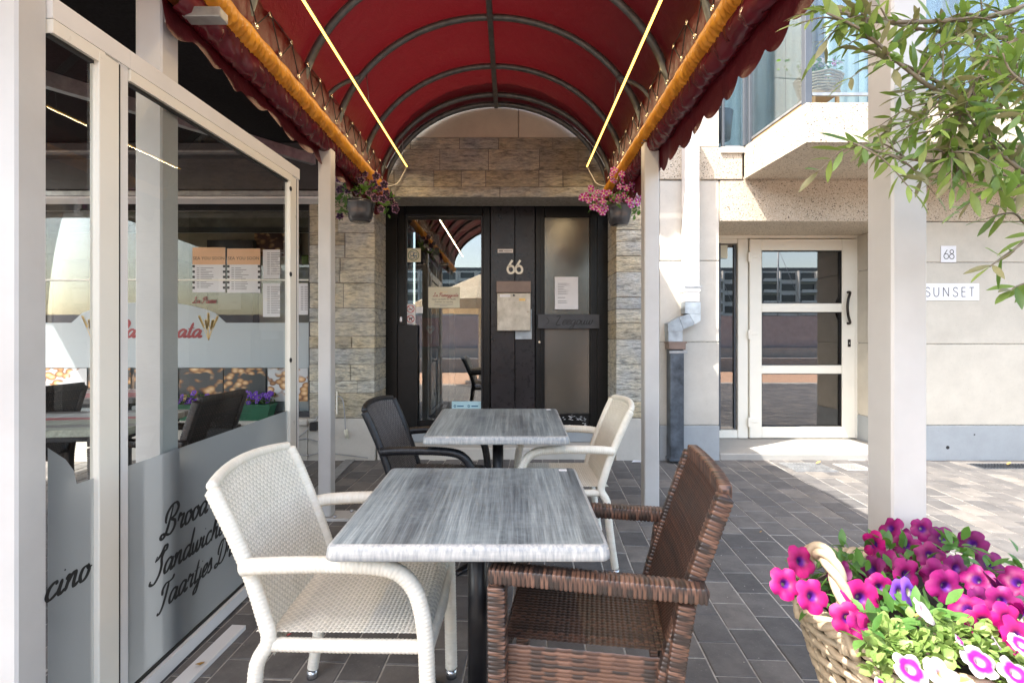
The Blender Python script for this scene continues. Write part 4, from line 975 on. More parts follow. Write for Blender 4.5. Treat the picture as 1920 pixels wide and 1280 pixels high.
def foliage(name, centres, mat, root, rr, L=(.03,.05), W=.5, stuff=True, n=10, spread=1.0, upb=.3):
    mb = MB()
    for c, rad_ in centres:
        for _ in range(n):
            v = Vector((rr.gauss(0,1), rr.gauss(0,1), rr.gauss(0,1)+upb)).normalized(); l = rr.uniform(*L)
            p_ = Vector(c)+v*rad_*rr.uniform(.1, 1)*spread
            dd = (v+Vector((rr.gauss(0,.5),rr.gauss(0,.5),rr.gauss(0,.5)))).normalized()
            vs, fs = leaf_verts(l, l*W, dd, (rr.gauss(0,.4), rr.gauss(0,.4), 1), rr.uniform(-.05,.35)); mb.add([p_+q_ for q_ in vs], fs, True)
    return part(name, mb, mat, root, stuff=stuff)
# balcony flowers in a white basket, seen through the glass
bf = thing('balcony_flower_basket', 'basket of pale flowers on a wooden stool behind the balcony glass corner', 'flower basket', (2.62, 4.45, bal_z1))
mb = MB(); mb.box(2.50,2.74,4.33,4.57,bal_z1+.22,bal_z1+.25,.005)
for x in (2.52,2.72):
    for y in (4.35,4.55): mb.box(x-.012,x+.012,y-.012,y+.012,bal_z1+.0,bal_z1+.2195)
part('stool', mb, oakm, bf)
mb = MB()
for k in range(7): 
    z = bal_z1+.255+.022*k; R_ = .13+.006*k
    mb.tube([(2.62+R_*math.cos(a*.524)*1.15, 4.45+R_*math.sin(a*.524), z+.006*math.sin(a*3+k)) for a in range(12)], .010, 6, closed=True)
part('basket', mb, willow, bf)
rr = random.Random(44)
foliage('foliage', [((2.62+rr.gauss(0,.10), 4.45+rr.gauss(0,.08), bal_z1+.44+rr.uniform(0,.08)), .07) for _ in range(16)], pet_leaf, bf, rr)
for k in range(26):
    a = rr.uniform(0,6.28); R_ = rr.uniform(.02,.2); put('flower', PI[1] if k%3 else PS[0], (2.62+R_*math.cos(a), 4.45+R_*math.sin(a)*.8, bal_z1+.53-R_*.5+rr.uniform(0,.05)), (math.cos(a)*.6,-.7+math.sin(a)*.3,.7), bf, .8)
mb = MB(); mb.lathe([(.0,.0),(.10,.0),(.13,.28),(.12,.28),(.0,.24)], (2.13, YF+.35, bal_z1+.2), 16); part_ = single('wicker_pot', mb, wick_d if False else anth, 'dark woven pot behind the narrow balcony side pane beside the limestone pier', 'plant pot')
# downpipe ---------------------------------------------------------
dp = thing('downpipe', 'square rainwater pipe, white above, zinc elbow, dark lead below, on the limestone pier', 'downpipe', (PX(1262,4.9), 4.9, gz(YF)))
Yp = YF-.075
xa, xb = PX(1281.5,Yp), PX(1308,Yp); xc, xd = PX(1253,Yp), PX(1279,Yp)
mb = MB(); mb.box(xa, xb, Yp-.055, Yp+.06, PZ(566.5,Yp), PZ(250,Yp), .006); part('upper_pipe', mb, pipe_w, dp)
mb = MB(); mb.box(xa-.006, xb+.006, Yp-.06, Yp+.065, PZ(548,Yp), PZ(541,Yp), .003); part('pipe_collar', mb, pipe_w, dp)
mb = MB(); mb.box(xa-.012, xb+.02, Yp-.064, Yp-.0605, PZ(541,Yp), PZ(537,Yp), .001); part('strap', mb, galv, dp)
xm, xn = (xa+xb)/2, (xc+xd)/2
for pl in ([(1280.5,567),(1309.5,567),(1309.5,588),(1280.5,588)], [(1287.5,588.4),(1309.5,588.4),(1309.5,601),(1299.5,608)], [(1270,595),(1287,588.4),(1299,608),(1278,617)], [(1249,606.5),(1269.4,595.6),(1277.4,617),(1275.5,621),(1249,621)], [(1250,621.5),(1276,621.5),(1276,640),(1250,640)]):
    vs = [(PX(a,Yp), Yp-.060, PZ(b,Yp)) for a, b in pl]+[(PX(a,Yp), Yp+.058, PZ(b,Yp)) for a, b in pl]; n = len(pl)
    mb = MB(); mb.add(vs, [tuple(range(n))[::-1], tuple(range(n,2*n))]+[(k,(k+1)%n,n+(k+1)%n,n+k) for k in range(n)]); part('elbow_piece', mb, zinc, dp)
mb = MB(); mb.box(xc-.012, xd+.014, Yp-.068, Yp+.066, PZ(655,Yp), PZ(641,Yp), .006); mb.box(xc-.02, xd+.022, Yp-.072, Yp+.068, PZ(643.5,Yp), PZ(640.5,Yp), .002); part('socket_head', mb, maillid, dp)
mb = MB(); mb.box(xc-.01, xd+.03, Yp-.066, Yp-.062, PZ(662,Yp), PZ(657,Yp), .001); part('strap', mb, galv, dp)
mb = MB(); mb.box(xc, xd, Yp-.06, Yp+.06, gz(YF)+.03, PZ(655.3,Yp), .008); part('lower_pipe', mb, leadp, dp)
mb = MB(); mb.box(xc-.008, xd+.008, Yp-.068, Yp+.065, PZ(862,Yp), PZ(857,Yp), .003); part('pipe_collar', mb, leadp, dp)
# grates and covers in front of the next house
for nm, lab, a, b, c, d, mat in (('tread_plate', 'dimpled metal cover plate in the pavement before the cream door', 1492, 1572, 884, 867, galv), ('cover_plate', 'smooth pale cover plate in the pavement right of the dimpled one', 1590, 1640, 882, 869, concr), ('drain_grate', 'slotted drain grate along the wall below the SUNSET sign', 1845, 1960, 879, 869, anth)):
    def G(px, py): Yq_ = CZ/((py-HOR)/F+.018); return PX(px, Yq_), Yq_
    xa_, ya = G(a, c); xb_, yb_ = G(b, d); xq, _ = G(b, c)
    t = thing(nm, lab, 'drain cover', ((xa_+xq)/2, ya, gz(ya)+.002)); z = gz(ya)
    mb = MB(); mb.box(xa_, xq, ya, yb_, z-.01, gz(yb_)+.002); part('frame', mb, mat, t)
    mb = MB(); ny = 5; nx = int((xq-xa_)/.028)
    for i in range(nx):
        for j in range(ny):
            x = xa_+.012+.028*i; y = ya+.01+(yb_-ya-.02)*j/ny
            mb.box(x, x+.014, y, y+(yb_-ya)/ny*.6, gz(yb_)+.0022, gz(yb_)+.006)
    part('studs', mb, galv if nm != 'drain_grate' else black_m, t, stuff=True)
# ---------------------------------------------------------------- canopy
CX, CA, CB, CS = -.15, 1.085, .955, 2.515       # centre, half-width, rise, springing height
YN, YE = .28, 4.93
cn = thing('barrel_canopy', 'long red barrel-vault fabric canopy with scalloped valances over the terrace tables', 'canopy', (CX, (YN+YE)/2, CS))
def arc(th, y, k=1.0): return Vector((CX+CA*k*math.cos(th), y, CS+CB*k*math.sin(th)))
mb = MB(); NA, NY = 48, 70; vs = []
ribsY = [.34, 1.02, 1.70, 2.36, 2.98, 3.57, 4.22, 4.72, 4.91]
for j in range(NY+1):
    y = YN+(YE-YN)*j/NY; dmin = min(abs(y-r) for r in ribsY); sag = .018*min(1, dmin/.3)
    for i in range(NA+1):
        th = math.pi*i/NA; vs.append(arc(th, y, 1.028-sag*math.sin(th)**.5 if math.sin(th) > 0 else 1.028))
mb.add(vs, [(j*(NA+1)+i, j*(NA+1)+i+1, (j+1)*(NA+1)+i+1, (j+1)*(NA+1)+i) for j in range(NY) for i in range(NA)], True)
part('fabric_roof', mb, red_f, cn)
for y in ribsY:
    mb = MB(); mb.tube([arc(math.pi*k/40, y, .995) for k in range(41)], .0225, 10, squash=(1, 1)); part('rib', mb, ribm, cn)
mb = MB(); mb.box(CX-.02, CX+.02, YN+.02, YE, CS+CB*.998-.038, CS+CB*.998-.016, .004); part('ridge_bar', mb, ribm, cn)
# short curved braces
for sx in (-1, 1):
    for y0 in (3.30,):
        mb = MB(); pts = catmull([(CX+sx*(CA-.005), y0, CS+.02), (CX+sx*(CA-.02), y0+.02, CS+.22), (CX+sx*(CA-.10), y0+.05, CS+.36), (CX+sx*(CA-.24), y0+.1, CS+.46)], 6)
        mb.tube(pts, .014, 8); part('brace', mb, ribm, cn)
# eaves rail
for sx in (-1, 1):
    mb = MB(); xe = CX+sx*CA; mb.box(xe-.030, xe+.010, YN, YE, CS+.070, CS+.100, .004); part('eaves_rail', mb, ribm, cn)
# inner laced skirt: glossy vinyl flap with eyelets
rr = random.Random(17)
def strip(prof, y0, y1, ny, jit, sx, mat, name, root=cn):
    """prof: list of (dx outward from the eaves, dz)"""
    mb = MB(); vs = []; n = len(prof)
    for j in range(ny+1):
        y = y0+(y1-y0)*j/ny
        for i, (dx, dz) in enumerate(prof):
            a, b = jit(j, i, y); vs.append((CX+sx*(CA+dx+a), y, CS+dz+b))
    mb.add(vs, [(j*n+i, j*n+i+1, (j+1)*n+i+1, (j+1)*n+i) for j in range(ny) for i in range(n-1)], True)
    return part(name, mb, mat, root)
eyY = {}
for sx in (-1, 1):
    r1 = [rr.uniform(-1, 1) for _ in range(400)]
    w1 = lambda y, f, p=0: math.sin(y*f+p)
    strip([(-.040,.12),(-.052,.19),(-.056,.25),(-.066,.315)], YN+.02, YE-.02, 160, lambda j, i, y: (.009*w1(y, 19, sx)*(i in (1,2))+.005*w1(y, 47+i*2, i), .012*w1(y, 11, 2*sx)*(i == 3)+.004*w1(y, 31, i)), sx, red_pvc, 'laced_flap')
    # golden gathered lining below the eaves
    def jg(j, i, y): 
        k = (0, .3, 1.0, .8, .5)[i]; return (.007*k*w1(y, 165+5*w1(y, 2.2), i*.8)+.005*k*w1(y, 41, i), (.009*k*w1(y, 148, i*1.7)+.005*k*r1[j % 400]) if i else .004*w1(y, 33))
    strip([(-.066,.158),(-.082,.130),(-.080,.095),(-.066,.068),(-.044,.056)], YN, YE-.03, 1000, jg, sx, orange_f, 'golden_lining')
    # rolled dark-red seam outside
    def jr(j, i, y): k = 1 if 0 < i < 6 else .3; return (.006*k*w1(y, 17, i*1.1)+.003*k*w1(y, 43, i*.9), .006*k*w1(y, 14, i*1.1)+.0025*k*w1(y, 51, i*.9))
    strip([(-.048,.060),(-.042,.022),(-.020,-.012),(.010,-.026),(.036,-.016),(.050,.018),(.040,.07),(.0,.11)], YN if sx > 0 else 1.90, YE-.02, 300, jr, sx, red_crease, 'rolled_seam')
    # scalloped valance
    y0, y1 = (YN, YE-.03) if sx > 0 else (1.90, YE-.03); per = .205; nyy = int((y1-y0)/per)*12; mb = MB(); vs = []; nz = 7
    for j in range(nyy+1):
        y = y0+(y1-y0)*j/nyy; ph_ = (y/per) % 1; drop = -.155 - .036*math.sin(math.pi*((ph_*1.0)))**.8*1.0 + .018
        drop = (-.104-.056*(1-abs(2*ph_-1)**1.6)**.9)*(1 if sx > 0 else .72)
        for i in range(nz+1):
            t = i/nz; z = .01*(1-t)+drop*t; flare = (.046 + .006*t + .010*t*math.sin(y*13+sx)+.005*t*math.sin(y*31)) if sx > 0 else (.048 - .025*t + .014*t*math.sin(y*11)+.008*t*math.sin(y*29))
            vs.append((CX+sx*(CA+flare), y, CS+z-.0))
    mb.add(vs, [(j*(nz+1)+i, j*(nz+1)+i+1, (j+1)*(nz+1)+i+1, (j+1)*(nz+1)+i) for j in range(nyy) for i in range(nz)], True)
    part('scalloped_valance', mb, red_f, cn)
    # eyelets and zigzag lacing
    e1 = []; y = YN+.12; up = True
    while y < YE-.1:
        pt = Vector((CX+sx*(CA-.068), y, CS+.305)) if up else Vector((CX+sx*(CA-.062), y, CS+.178)); e1.append(pt)
        mb = MB(); nrm = Vector((-sx, 0, .1)).normalized(); a = nrm.orthogonal().normalized(); b = nrm.cross(a); c = pt+nrm*.008
        mb.tube([c+(a*math.cos(t*.785)+b*math.sin(t*.785))*.0115 for t in range(8)], .0048, 6, closed=True); part('eyelet', mb, brass, cn)
        y += rr.uniform(.085, .13); up = not up
    mb = MB(); mb.tube([p_+Vector((-sx*.010, 0, rr.uniform(-.01,.01))) for p_ in e1], .0032, 5, smooth=False)
    for k in range(0, len(e1)-2, 4): mb.tube([e1[k]+Vector((-sx*.010,0,0)), e1[k+2]+Vector((-sx*.010,0,0))], .0028, 5)
    part('lacing_cord', mb, cordm, cn)
# back edge trim against the wall
mb = MB(); mb.tube([arc(math.pi*k/40, YE+.008, 1.0) for k in range(41)], .022, 8); part('end_trim', mb, blackp, cn)
# LED strips
for k, (xx, zz, lab) in enumerate(((-.981, CZ+1.575, 'thin warm-white LED strip along the left side inside the red canopy'), (.700, CZ+1.575, 'thin warm-white LED strip along the right side inside the red canopy'))):
    yy = 1.575*F/316
    t = thing('led_strip', lab, 'light strip', (xx, yy-2.3, zz), group='LED strips hung under the canopy')
    mb = MB(); mb.box(xx-.008, xx+.008, .5, yy, zz, zz+.010, .002); part('channel', mb, galv, t)
    mb = MB(); mb.box(xx-.0068, xx+.0068, .505, yy-.005, zz-.007, zz-.0003, .002); part('diffuser', mb, led, t)
    sx = -1 if k == 0 else 1
    for y in (1.02, 2.36, 3.57, 4.72):
        mb = MB(); dx = abs(xx-CX)/CA; mb.tube([(xx, y, zz+.010), (xx+sx*.02, y, CS+CB*math.sqrt(max(0,1-dx*dx))-.02)], .003, 5)
        part('hanger_wire', mb, galv, t)
    ld = bpy.data.lights.new('led_light', 'AREA'); ld.shape = 'RECTANGLE'; ld.size = .012; ld.size_y = yy-.6; ld.energy = 2.4; ld.color = (1, .76, .45)
    lo_ = bpy.data.objects.new('led_light', ld); COL.objects.link(lo_); lo_.parent = t; lo_.location = Vector((xx, .5+(yy-.5)/2, zz-.012))-wloc(t)
    mb = MB(); mb.tube(catmull([(xx, yy, zz+.004), (xx+sx*.05, yy+.02, zz-.08), (xx+sx*.10, yy+.01, zz-.16), (xx+sx*.20, yy-.05, zz-.20), (xx+sx*.26, yy-.1, zz-.16)], 6), .004, 5); part('power_lead', mb, cream_lac, t)
# ---------------------------------------------------------------- posts
def canopy_post(lab, px0, px1, Y, d, ztop, foot=True, group='square posts around the terrace', sx=1):
    x0, x1 = PX(px0, Y), PX(px1, Y); t = thing('square_post', lab, 'post', ((x0+x1)/2, Y+d/2, gz(Y)), group=group)
    mb = MB(); mb.box(x0, x1, Y, Y+d, gz(Y)+(.02 if foot else 0), ztop, .006); part('shaft', mb, alu, t)
    if foot:
        mb = MB(); a, b = (x0-.03, x1+.13) if sx > 0 else (x0-.06, x1+.02); mb.box(a, b, Y-.02, Y+d+.05, gz(Y)-.002, gz(Y)+.018, .003); part('foot_plate', mb, alu, t)
        for x in (b-.025, b-.10 if sx > 0 else a+.02):
            mb = MB(); yy = Y+d+.02 if x == b-.025 else Y+.0; mb.cyl((x, yy, gz(Y)+.0182), (x, yy, gz(Y)+.032), .012, 8); part('bolt', mb, chrome, t)
    return t
p1 = canopy_post('white square post left of the tables, bolted to the paving, under the canopy eaves', 596, 619.7, 3.437, .095, PZ(262,3.437))
p2 = canopy_post('white square post right of the tables, behind the brown chair, under the canopy eaves', 1208.5, 1236.5, 3.437, .095, PZ(266,3.437), sx=-1)
canopy_post('tall white square post on the right between camera and cream door, behind the fuchsia petunias', 1673, 1740, 1.455, .105, 5.0, True)
canopy_post('broad white square post at the left edge of the photo', -44, 31, 1.348, .090, 5.0, False)
p5 = canopy_post('white square post standing behind the lettered glass screen', 252.5, 303, 1.93, .10, 5.0, False)
for p_, x in ((p1, (596+619.7)/2), (p2, 1222)):
    mb = MB(); xx = PX(x, 3.437); mb.box(xx-.03, xx+.03, 3.46, 3.51, PZ(262,3.437)+.013, CS+.12, .003); part('bracket', mb, galv, p_)
    mb = MB(); mb.box(xx-.05, xx+.05, 3.437, 3.53, PZ(262,3.437)+.0005, PZ(262,3.437)+.012, .003); part('cap', mb, galv, p_)
# bracket arm at the top of the post behind the screen
Y = 1.95; px5 = PX(303, 1.93); mb = MB(); mb.box(px5+.0005, px5+.0045, 1.945, 2.02, PZ(52,1.98), PZ(8,1.98), .001); part('bracket_plate', mb, alu_w, p5)
mb = MB(); mb.box(PX(337,Y), PX(409,Y), Y+.01, Y+.07, PZ(27,Y), PZ(8,Y), .003); part('bracket_arm', mb, galv, p5)
mb = MB()
for a, b in ((1.985,27),(1.985,35),(1.965,42),(2.0,42)): mb.cyl((px5+.005, a, PZ(b,1.98)), (px5+.0065, a, PZ(b,1.98)), .0045, 8)
part('screw', mb, gasket, p5)
# ---------------------------------------------------------------- glass screens
TH = math.atan(.0194)
def gx(Y): return -1.316+.0194*Y
def gsl(Y): return gz(Y)
def gpt(Y, z, out=0): return Vector((gx(Y)+out, Y, z))
def gbeam(m, Ya, za, Yb, zb_, w_, h, out=0): m.beam(gpt(Ya, za, out), gpt(Yb, zb_, out), w_, h)
def zr(Y): return 2.196+.018*Y     # top of frame
def glass_screen(lab, Ya, Yb, first):
    t = thing('glass_screen', lab, 'glass screen', (gx((Ya+Yb)/2), (Ya+Yb)/2, gz(Ya)), group='glass windbreak screens along the terrace')
    top = lambda y: zr(y)
    z0 = lambda y: gz(y)+.012
    mb = MB(); gbeam(mb, Ya, top(Ya)-.03, Yb, top(Yb)-.03, .036, .06); part('top_rail', mb, alu_w, t)
    mb = MB(); gbeam(mb, Ya, z0(Ya)+.028, Yb, z0(Yb)+.028, .050, .052); part('bottom_rail', mb, alu_w, t)
    for y in ((Yb,) if first else (Yb,)):
        mb = MB(); mb.box(gx(y)-.026, gx(y)+.013, y-.042, y, gz(y)+.003, top(y)-.001, .003); part('upright', mb, alu_w, t)
    if first: 
        mb = MB(); mb.box(gx(Ya)-.028, gx(Ya)+.030, Ya, Ya+.052, gz(Ya)+.003, top(Ya)-.001, .003); part('upright', mb, alu_w, t)
    ya, yb = Ya+.001, Yb-.043
    mb = MB(); gbeam(mb, ya, top(ya)-.082, yb-.06, top(yb-.06)-.082, .030, .038, .004); mb.box(gx(yb)-.012, gx(yb)+.018, yb-.085, yb-.003, z0(yb)+.06, top(yb)-.068, .002); part('sash', mb, cream_lac, t)
    mb = MB(); gbeam(mb, ya, top(ya)-.107, yb-.09, top(yb)-.108, .012, .009, .002); mb.box(gx(yb)-.010, gx(yb)+.019, yb-.0028, yb, z0(yb)+.06, top(yb)-.07); gbeam(mb, ya, z0(ya)+.061, yb-.03, z0(yb)+.061, .014, .010, .004); part('gasket', mb, gasket, t)
    yy = yb-.0855
    mb = MB(); mb.add([gpt(ya, z0(ya)+.066), gpt(yy, z0(yy)+.066), gpt(yy, top(yy)-.112), gpt(ya, top(ya)-.112)], [(0,1,2,3)]); part('glass_pane', mb, glass, t)
    return t, ya, yy
g1, ya1, yb1 = glass_screen('near glass screen with rounded frosted film, lettering ending in ino, at left edge', 1.4383, 1.722, False)
g2, ya2, yb2 = glass_screen('far glass screen with frosted lower film lettered Brood Sandwiches Taartjes Dranken', 1.723, 3.036, False)
zf = lambda y: .828+.0125*y
def filmpoly(name, pts, root, out=.003):
    mb = MB(); mb.add([gpt(a, b, out) for a, b in pts], [tuple(range(len(pts)))]); part(name, mb, frost, root)
filmpoly('frosted_film', [(ya2, gz(ya2)+.075), (yb2+.083, gz(yb2)+.075), (yb2+.083, zf(yb2)), (ya2, zf(ya2))], g2)
dome = [(1.10+.433*math.cos(math.radians(a)), zf(1.5)+.20*math.sin(math.radians(a))) for a in range(0, 181, 12)]
filmpoly('frosted_film', [(ya1, gz(ya1)+.075), (yb1+.083, gz(yb1)+.075), (yb1+.083, zf(yb1)), ] + [(1.533, zf(1.5))] + [q_ for q_ in dome[1:] if q_[0] > ya1+.006] + [(ya1, zf(1.5)+.127)], g1)
Ug = Vector((.0194, 1, .018)).normalized(); Vg = Vector((0,0,1))
def gtext(text, Y, z, h, root, rise=0):
    mb = MB(); U = Vector((.0194, 1, .018+rise)).normalized(); write(mb, text, gpt(Y, z, .0055), U, Vg, h, .125); part('lettering', mb, ink, root)
def gYZ(px, py): Y = 1.316/((960-px)/F+.0194); return Y, PZ(py, Y)
Y, Z = gYZ(302, 1008); gtext('Brood', Y, Z, .105, g2)
Y, Z = gYZ(283, 1090); gtext('Sandwiches', Y, Z, .100, g2)
Y, Z = gYZ(296, 1145); gtext('Taartjes Dranken', Y, Z, .096, g2)
Y, Z = gYZ(88, 1117); gtext('cino', 1.425, Z-.012, .090, g1)
# suction/fixing discs on the sash
for py in (354, 514, 675):
    y_, z_ = gYZ(538, py); mb = MB(); mb.cyl((gx(y_)+.0195, y_, z_), (gx(y_)+.0235, y_, z_), .013, 12); part('fixing_disc', mb, gasket, g2)
mb = MB(); mb.beam((-1.185, 1.70, gz(1.70)+.012), (-1.155, 2.20, gz(2.20)+.012), .06, .018); single('ramp_strip', mb, alu_w, 'loose white aluminium strip lying on the paving along the glass screen', 'strip')
# diagonal flat bars on the floor near the left post
def G(px, py): Yq_ = CZ/((py-HOR)/F+.018); return Vector((PX(px, Yq_), Yq_, gz(Yq_)+.006))
mb = MB(); mb.beam(G(588, 930), G(657, 862), .09, .008); single('floor_bar', mb, galv, 'grey flat steel bar lying diagonally on the paving left of the far tables', 'floor bar')
# ---------------------------------------------------------------- black awning over the left terrace
aw = thing('folding_arm_awning', 'large black folding-arm awning stretched over the left terrace behind the glass screens', 'awning', (-4.5, 4.75, 2.8))
AX0, AX1 = -5.4, -1.32; AF = .22
mb = MB(); za = lambda y: 3.02-.062*(4.72-y)
nx, ny = 30, 24; vs = []
for j in range(ny+1):
    for i in range(nx+1):
        y = AF+(4.72-AF)*j/ny; x = AX0+(AX1-AX0)*i/nx; vs.append((x, y, za(y)-.012*math.sin(math.pi*j/ny)))
mb.add(vs, [(j*(nx+1)+i, j*(nx+1)+i+1, (j+1)*(nx+1)+i+1, (j+1)*(nx+1)+i) for j in range(ny) for i in range(nx)], True); part('cloth', mb, black_f, aw)
Ya = 4.62
mb = MB(); mb.box(AX0, PX(598,Ya), Ya, Ya+.14, PZ(289,Ya), PZ(266,Ya), .012); part('roller_tube', mb, casset, aw)
mb = MB(); mb.box(AX0, PX(597,Ya), Ya-.006, Ya-.001, PZ(286,Ya), PZ(282,Ya), .001); part('trim_line', mb, galv, aw)
mb = MB(); mb.box(AX0, PX(605,4.75), 4.75, 4.95, PZ(356,4.75), PZ(290,4.75), .008); part('cassette', mb, casset, aw)
mb = MB(); mb.box(AX0, PX(603,4.72), 4.72, 4.95, PZ(368,4.72), PZ(357,4.72), .006); part('lower_profile', mb, galv, aw)
mb = MB(); mb.box(AX0, PX(603,4.72), 4.715, 4.93, PZ(372,4.72), PZ(368.6,4.72), .002); part('white_edge', mb, white_paper, aw)
E = Vector((-2.62, 2.86, CZ+1.42))
mb = MB(); mb.beam(E, (PX(588,4.6), 4.6, PZ(300,4.6)), .05, .085); part('arm', mb, galv, aw)
mb = MB(); mb.beam(E+Vector((0,-.04,.01)), (-1.55, 1.55, CZ+1.40), .045, .075); part('forearm', mb, galv, aw)
mb = MB(); mb.cyl(E+Vector((0,-.02,-.06)), E+Vector((0,-.02,.07)), .05, 14); part('elbow_joint', mb, casset, aw)
mb = MB(); mb.box(AX0, AX1, AF-.08, AF-.002, za(AF)-.1, za(AF)+.02, .01); part('front_bar', mb, alu, aw)
# ================================================================ FURNITURE
def setcol(me, cols):
    ca = me.color_attributes.new('col', 'FLOAT_COLOR', 'POINT')
    a = np.ones((len(cols), 4), dtype=np.float32); a[:, :3] = cols; ca.data.foreach_set('color', a.ravel())
def gridmesh(name, V, nu, nv, cols=None):
    idx = np.arange((nu)*(nv)).reshape(nv, nu)
    f = np.stack([idx[:-1,:-1], idx[:-1,1:], idx[1:,1:], idx[1:,:-1]], -1).reshape(-1, 4)
    me = bpy.data.meshes.new(name); me.vertices.add(len(V)); me.vertices.foreach_set('co', V.astype(np.float32).ravel())
    me.loops.add(f.size); me.loops.foreach_set('vertex_index', f.ravel().astype(np.int32)); me.polygons.add(len(f))
    me.polygons.foreach_set('loop_start', np.arange(0, f.size, 4, dtype=np.int32)); me.polygons.foreach_set('loop_total', np.full(len(f), 4, dtype=np.int32))
    me.update(calc_edges=True); me.polygons.foreach_set('use_smooth', np.ones(len(f), dtype=bool))
    if cols is not None: setcol(me, cols)
    return me
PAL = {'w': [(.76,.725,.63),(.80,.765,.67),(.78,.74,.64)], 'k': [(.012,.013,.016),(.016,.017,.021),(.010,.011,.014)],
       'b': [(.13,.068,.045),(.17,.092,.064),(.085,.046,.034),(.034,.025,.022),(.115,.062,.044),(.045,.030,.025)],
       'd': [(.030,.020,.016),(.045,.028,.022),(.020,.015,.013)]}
WARP_SHADING = {'w': [(.56,.535,.46),(.60,.57,.50)], 'k': [(.13,.13,.14),(.17,.17,.18)], 'b': [(.030,.020,.017),(.05,.028,.02)], 'd': [(.015,.012,.010)]}  # gap shade painted into the ivory warp, glints into the black warp
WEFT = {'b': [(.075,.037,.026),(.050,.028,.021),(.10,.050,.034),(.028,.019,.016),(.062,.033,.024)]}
def weave(name, Pf, nu, nv, pal, amp=.0022, res=4, seed=0, both=True):
    """woven surface: real over-under strand relief on a parametric sheet"""
    rr = np.random.RandomState(seed); NU, NV = nu*res+1, nv*res+1
    a = np.linspace(0, nu, NU); b = np.linspace(0, nv, NV); A, B = np.meshgrid(a, b)
    eps = 1e-3; i = np.clip(np.floor(A-eps), 0, nu-1).astype(int); j = np.clip(np.floor(B-eps), 0, nv-1).astype(int)
    cA = np.sqrt(np.clip(1-(2*(A-i)-1)**2*.96, 0, 1)); cB = np.sqrt(np.clip(1-(2*(B-j)-1)**2*.96, 0, 1))
    hH = .55*cB + .45*np.cos(np.pi*(A-.5)+np.pi*j); hV = .55*cA - .45*np.cos(np.pi*(A*0+i)+np.pi*(B-.0)+np.pi*.5*0)*1.0
    hV = .55*cA + .45*np.cos(np.pi*(B-.5)+np.pi*(i+1))
    h = np.maximum(hH, hV); win = hH >= hV
    U = A/nu; Vv = B/nv; X, Y, Z = Pf(U, Vv)
    Pm = np.stack([X, Y, Z], -1); du = np.gradient(Pm, axis=1); dv = np.gradient(Pm, axis=0); n = np.cross(du, dv); n /= np.linalg.norm(n, axis=-1, keepdims=True)+1e-9
    V = Pm + n*(h*amp)[..., None]
    apron = 'apron' in name; pc = np.array(PAL[pal] if apron else WEFT.get(pal, PAL[pal])); pv = np.array(PAL[pal] if apron else WARP_SHADING[pal]); ch = rr.randint(0, len(pc), nv); cv = rr.randint(0, len(pv), nu)
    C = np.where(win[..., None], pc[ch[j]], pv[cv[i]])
    return gridmesh(name, V.reshape(-1, 3), NU, NV, C.reshape(-1, 3))
def wrapped(name, pts, r, pal, pitch=.011, square=None, seed=0, n=12, step=.0030, groove=.10, caps=True, twist=True):
    if square: step = .0019; groove = .13
    """a strand-wrapped tube following pts; square=(w,h) half sizes gives a box section"""
    rr = np.random.RandomState(seed); pts = [Vector(p) for p in pts]
    d = [0]
    for a, b in zip(pts[:-1], pts[1:]): d.append(d[-1]+(b-a).length)
    L = d[-1]; m = max(2, int(L/step)); out = []; k = 0
    for s in np.linspace(0, L, m+1):
        while k < len(pts)-2 and d[k+1] < s: k += 1
        t = (s-d[k])/max(1e-9, d[k+1]-d[k]); out.append(pts[k].lerp(pts[k+1], min(1, t)))
    rfun = r if callable(r) else (lambda s: r)
    V = []; C = []; pc = np.array(PAL[pal]); bands = rr.randint(0, len(pc), (int(L/pitch)+4, 3)); prev = None
    for q, p in enumerate(out):
        t = (out[min(q+1, m)]-out[max(q-1, 0)]).normalized()
        if prev is None:
            a = t.cross(Vector((0,1,0)) if abs(t.y) < .8 else Vector((0,0,1))).normalized()
        else: a = (prev - t*prev.dot(t)).normalized()
        prev = a; b = t.cross(a); s = q/m*L; endk = min(1, .35+min(s, L-s)/.012) if caps else 1
        for e in range(n):
            th = 2*math.pi*e/n; ca, sa = math.cos(th), math.sin(th); ss = s/pitch + (e/n if twist and not square else 0)
            if square and (e//(n//4)) % 2: ss += .5
            g = 1-groove*(1-abs(math.sin(math.pi*ss)))**1.5
            if square:
                pw = .28; x = math.copysign(abs(ca)**pw, ca)*square[0]*(rfun(s) if callable(r) else 1)*g; y = math.copysign(abs(sa)**pw, sa)*square[1]*(rfun(s) if callable(r) else 1)*g
            else: x, y = ca*rfun(s)*g, sa*rfun(s)*g
            V.append(p+(a*x+b*y)*endk); C.append(pc[bands[int(ss), (e*4)//n % 3]] if not square or abs(math.sin(math.pi*ss)) > .42 else WARP_SHADING[pal][0])  # box-section grooves coloured dark, painting the shade between strands
    idx = np.arange((m+1)*n).reshape(m+1, n); i2 = np.roll(idx, -1, axis=1)
    f = np.stack([idx[:-1], i2[:-1], i2[1:], idx[1:]], -1).reshape(-1, 4).tolist()
    if caps: f += [idx[0].tolist()[::-1], idx[-1].tolist()]
    me = bpy.data.meshes.new(name); me.from_pydata([tuple(v) for v in V], [], f); me.update(); me.polygons.foreach_set('use_smooth', [len(q_) == 4 for q_ in f]); setcol(me, np.array(C)); return me
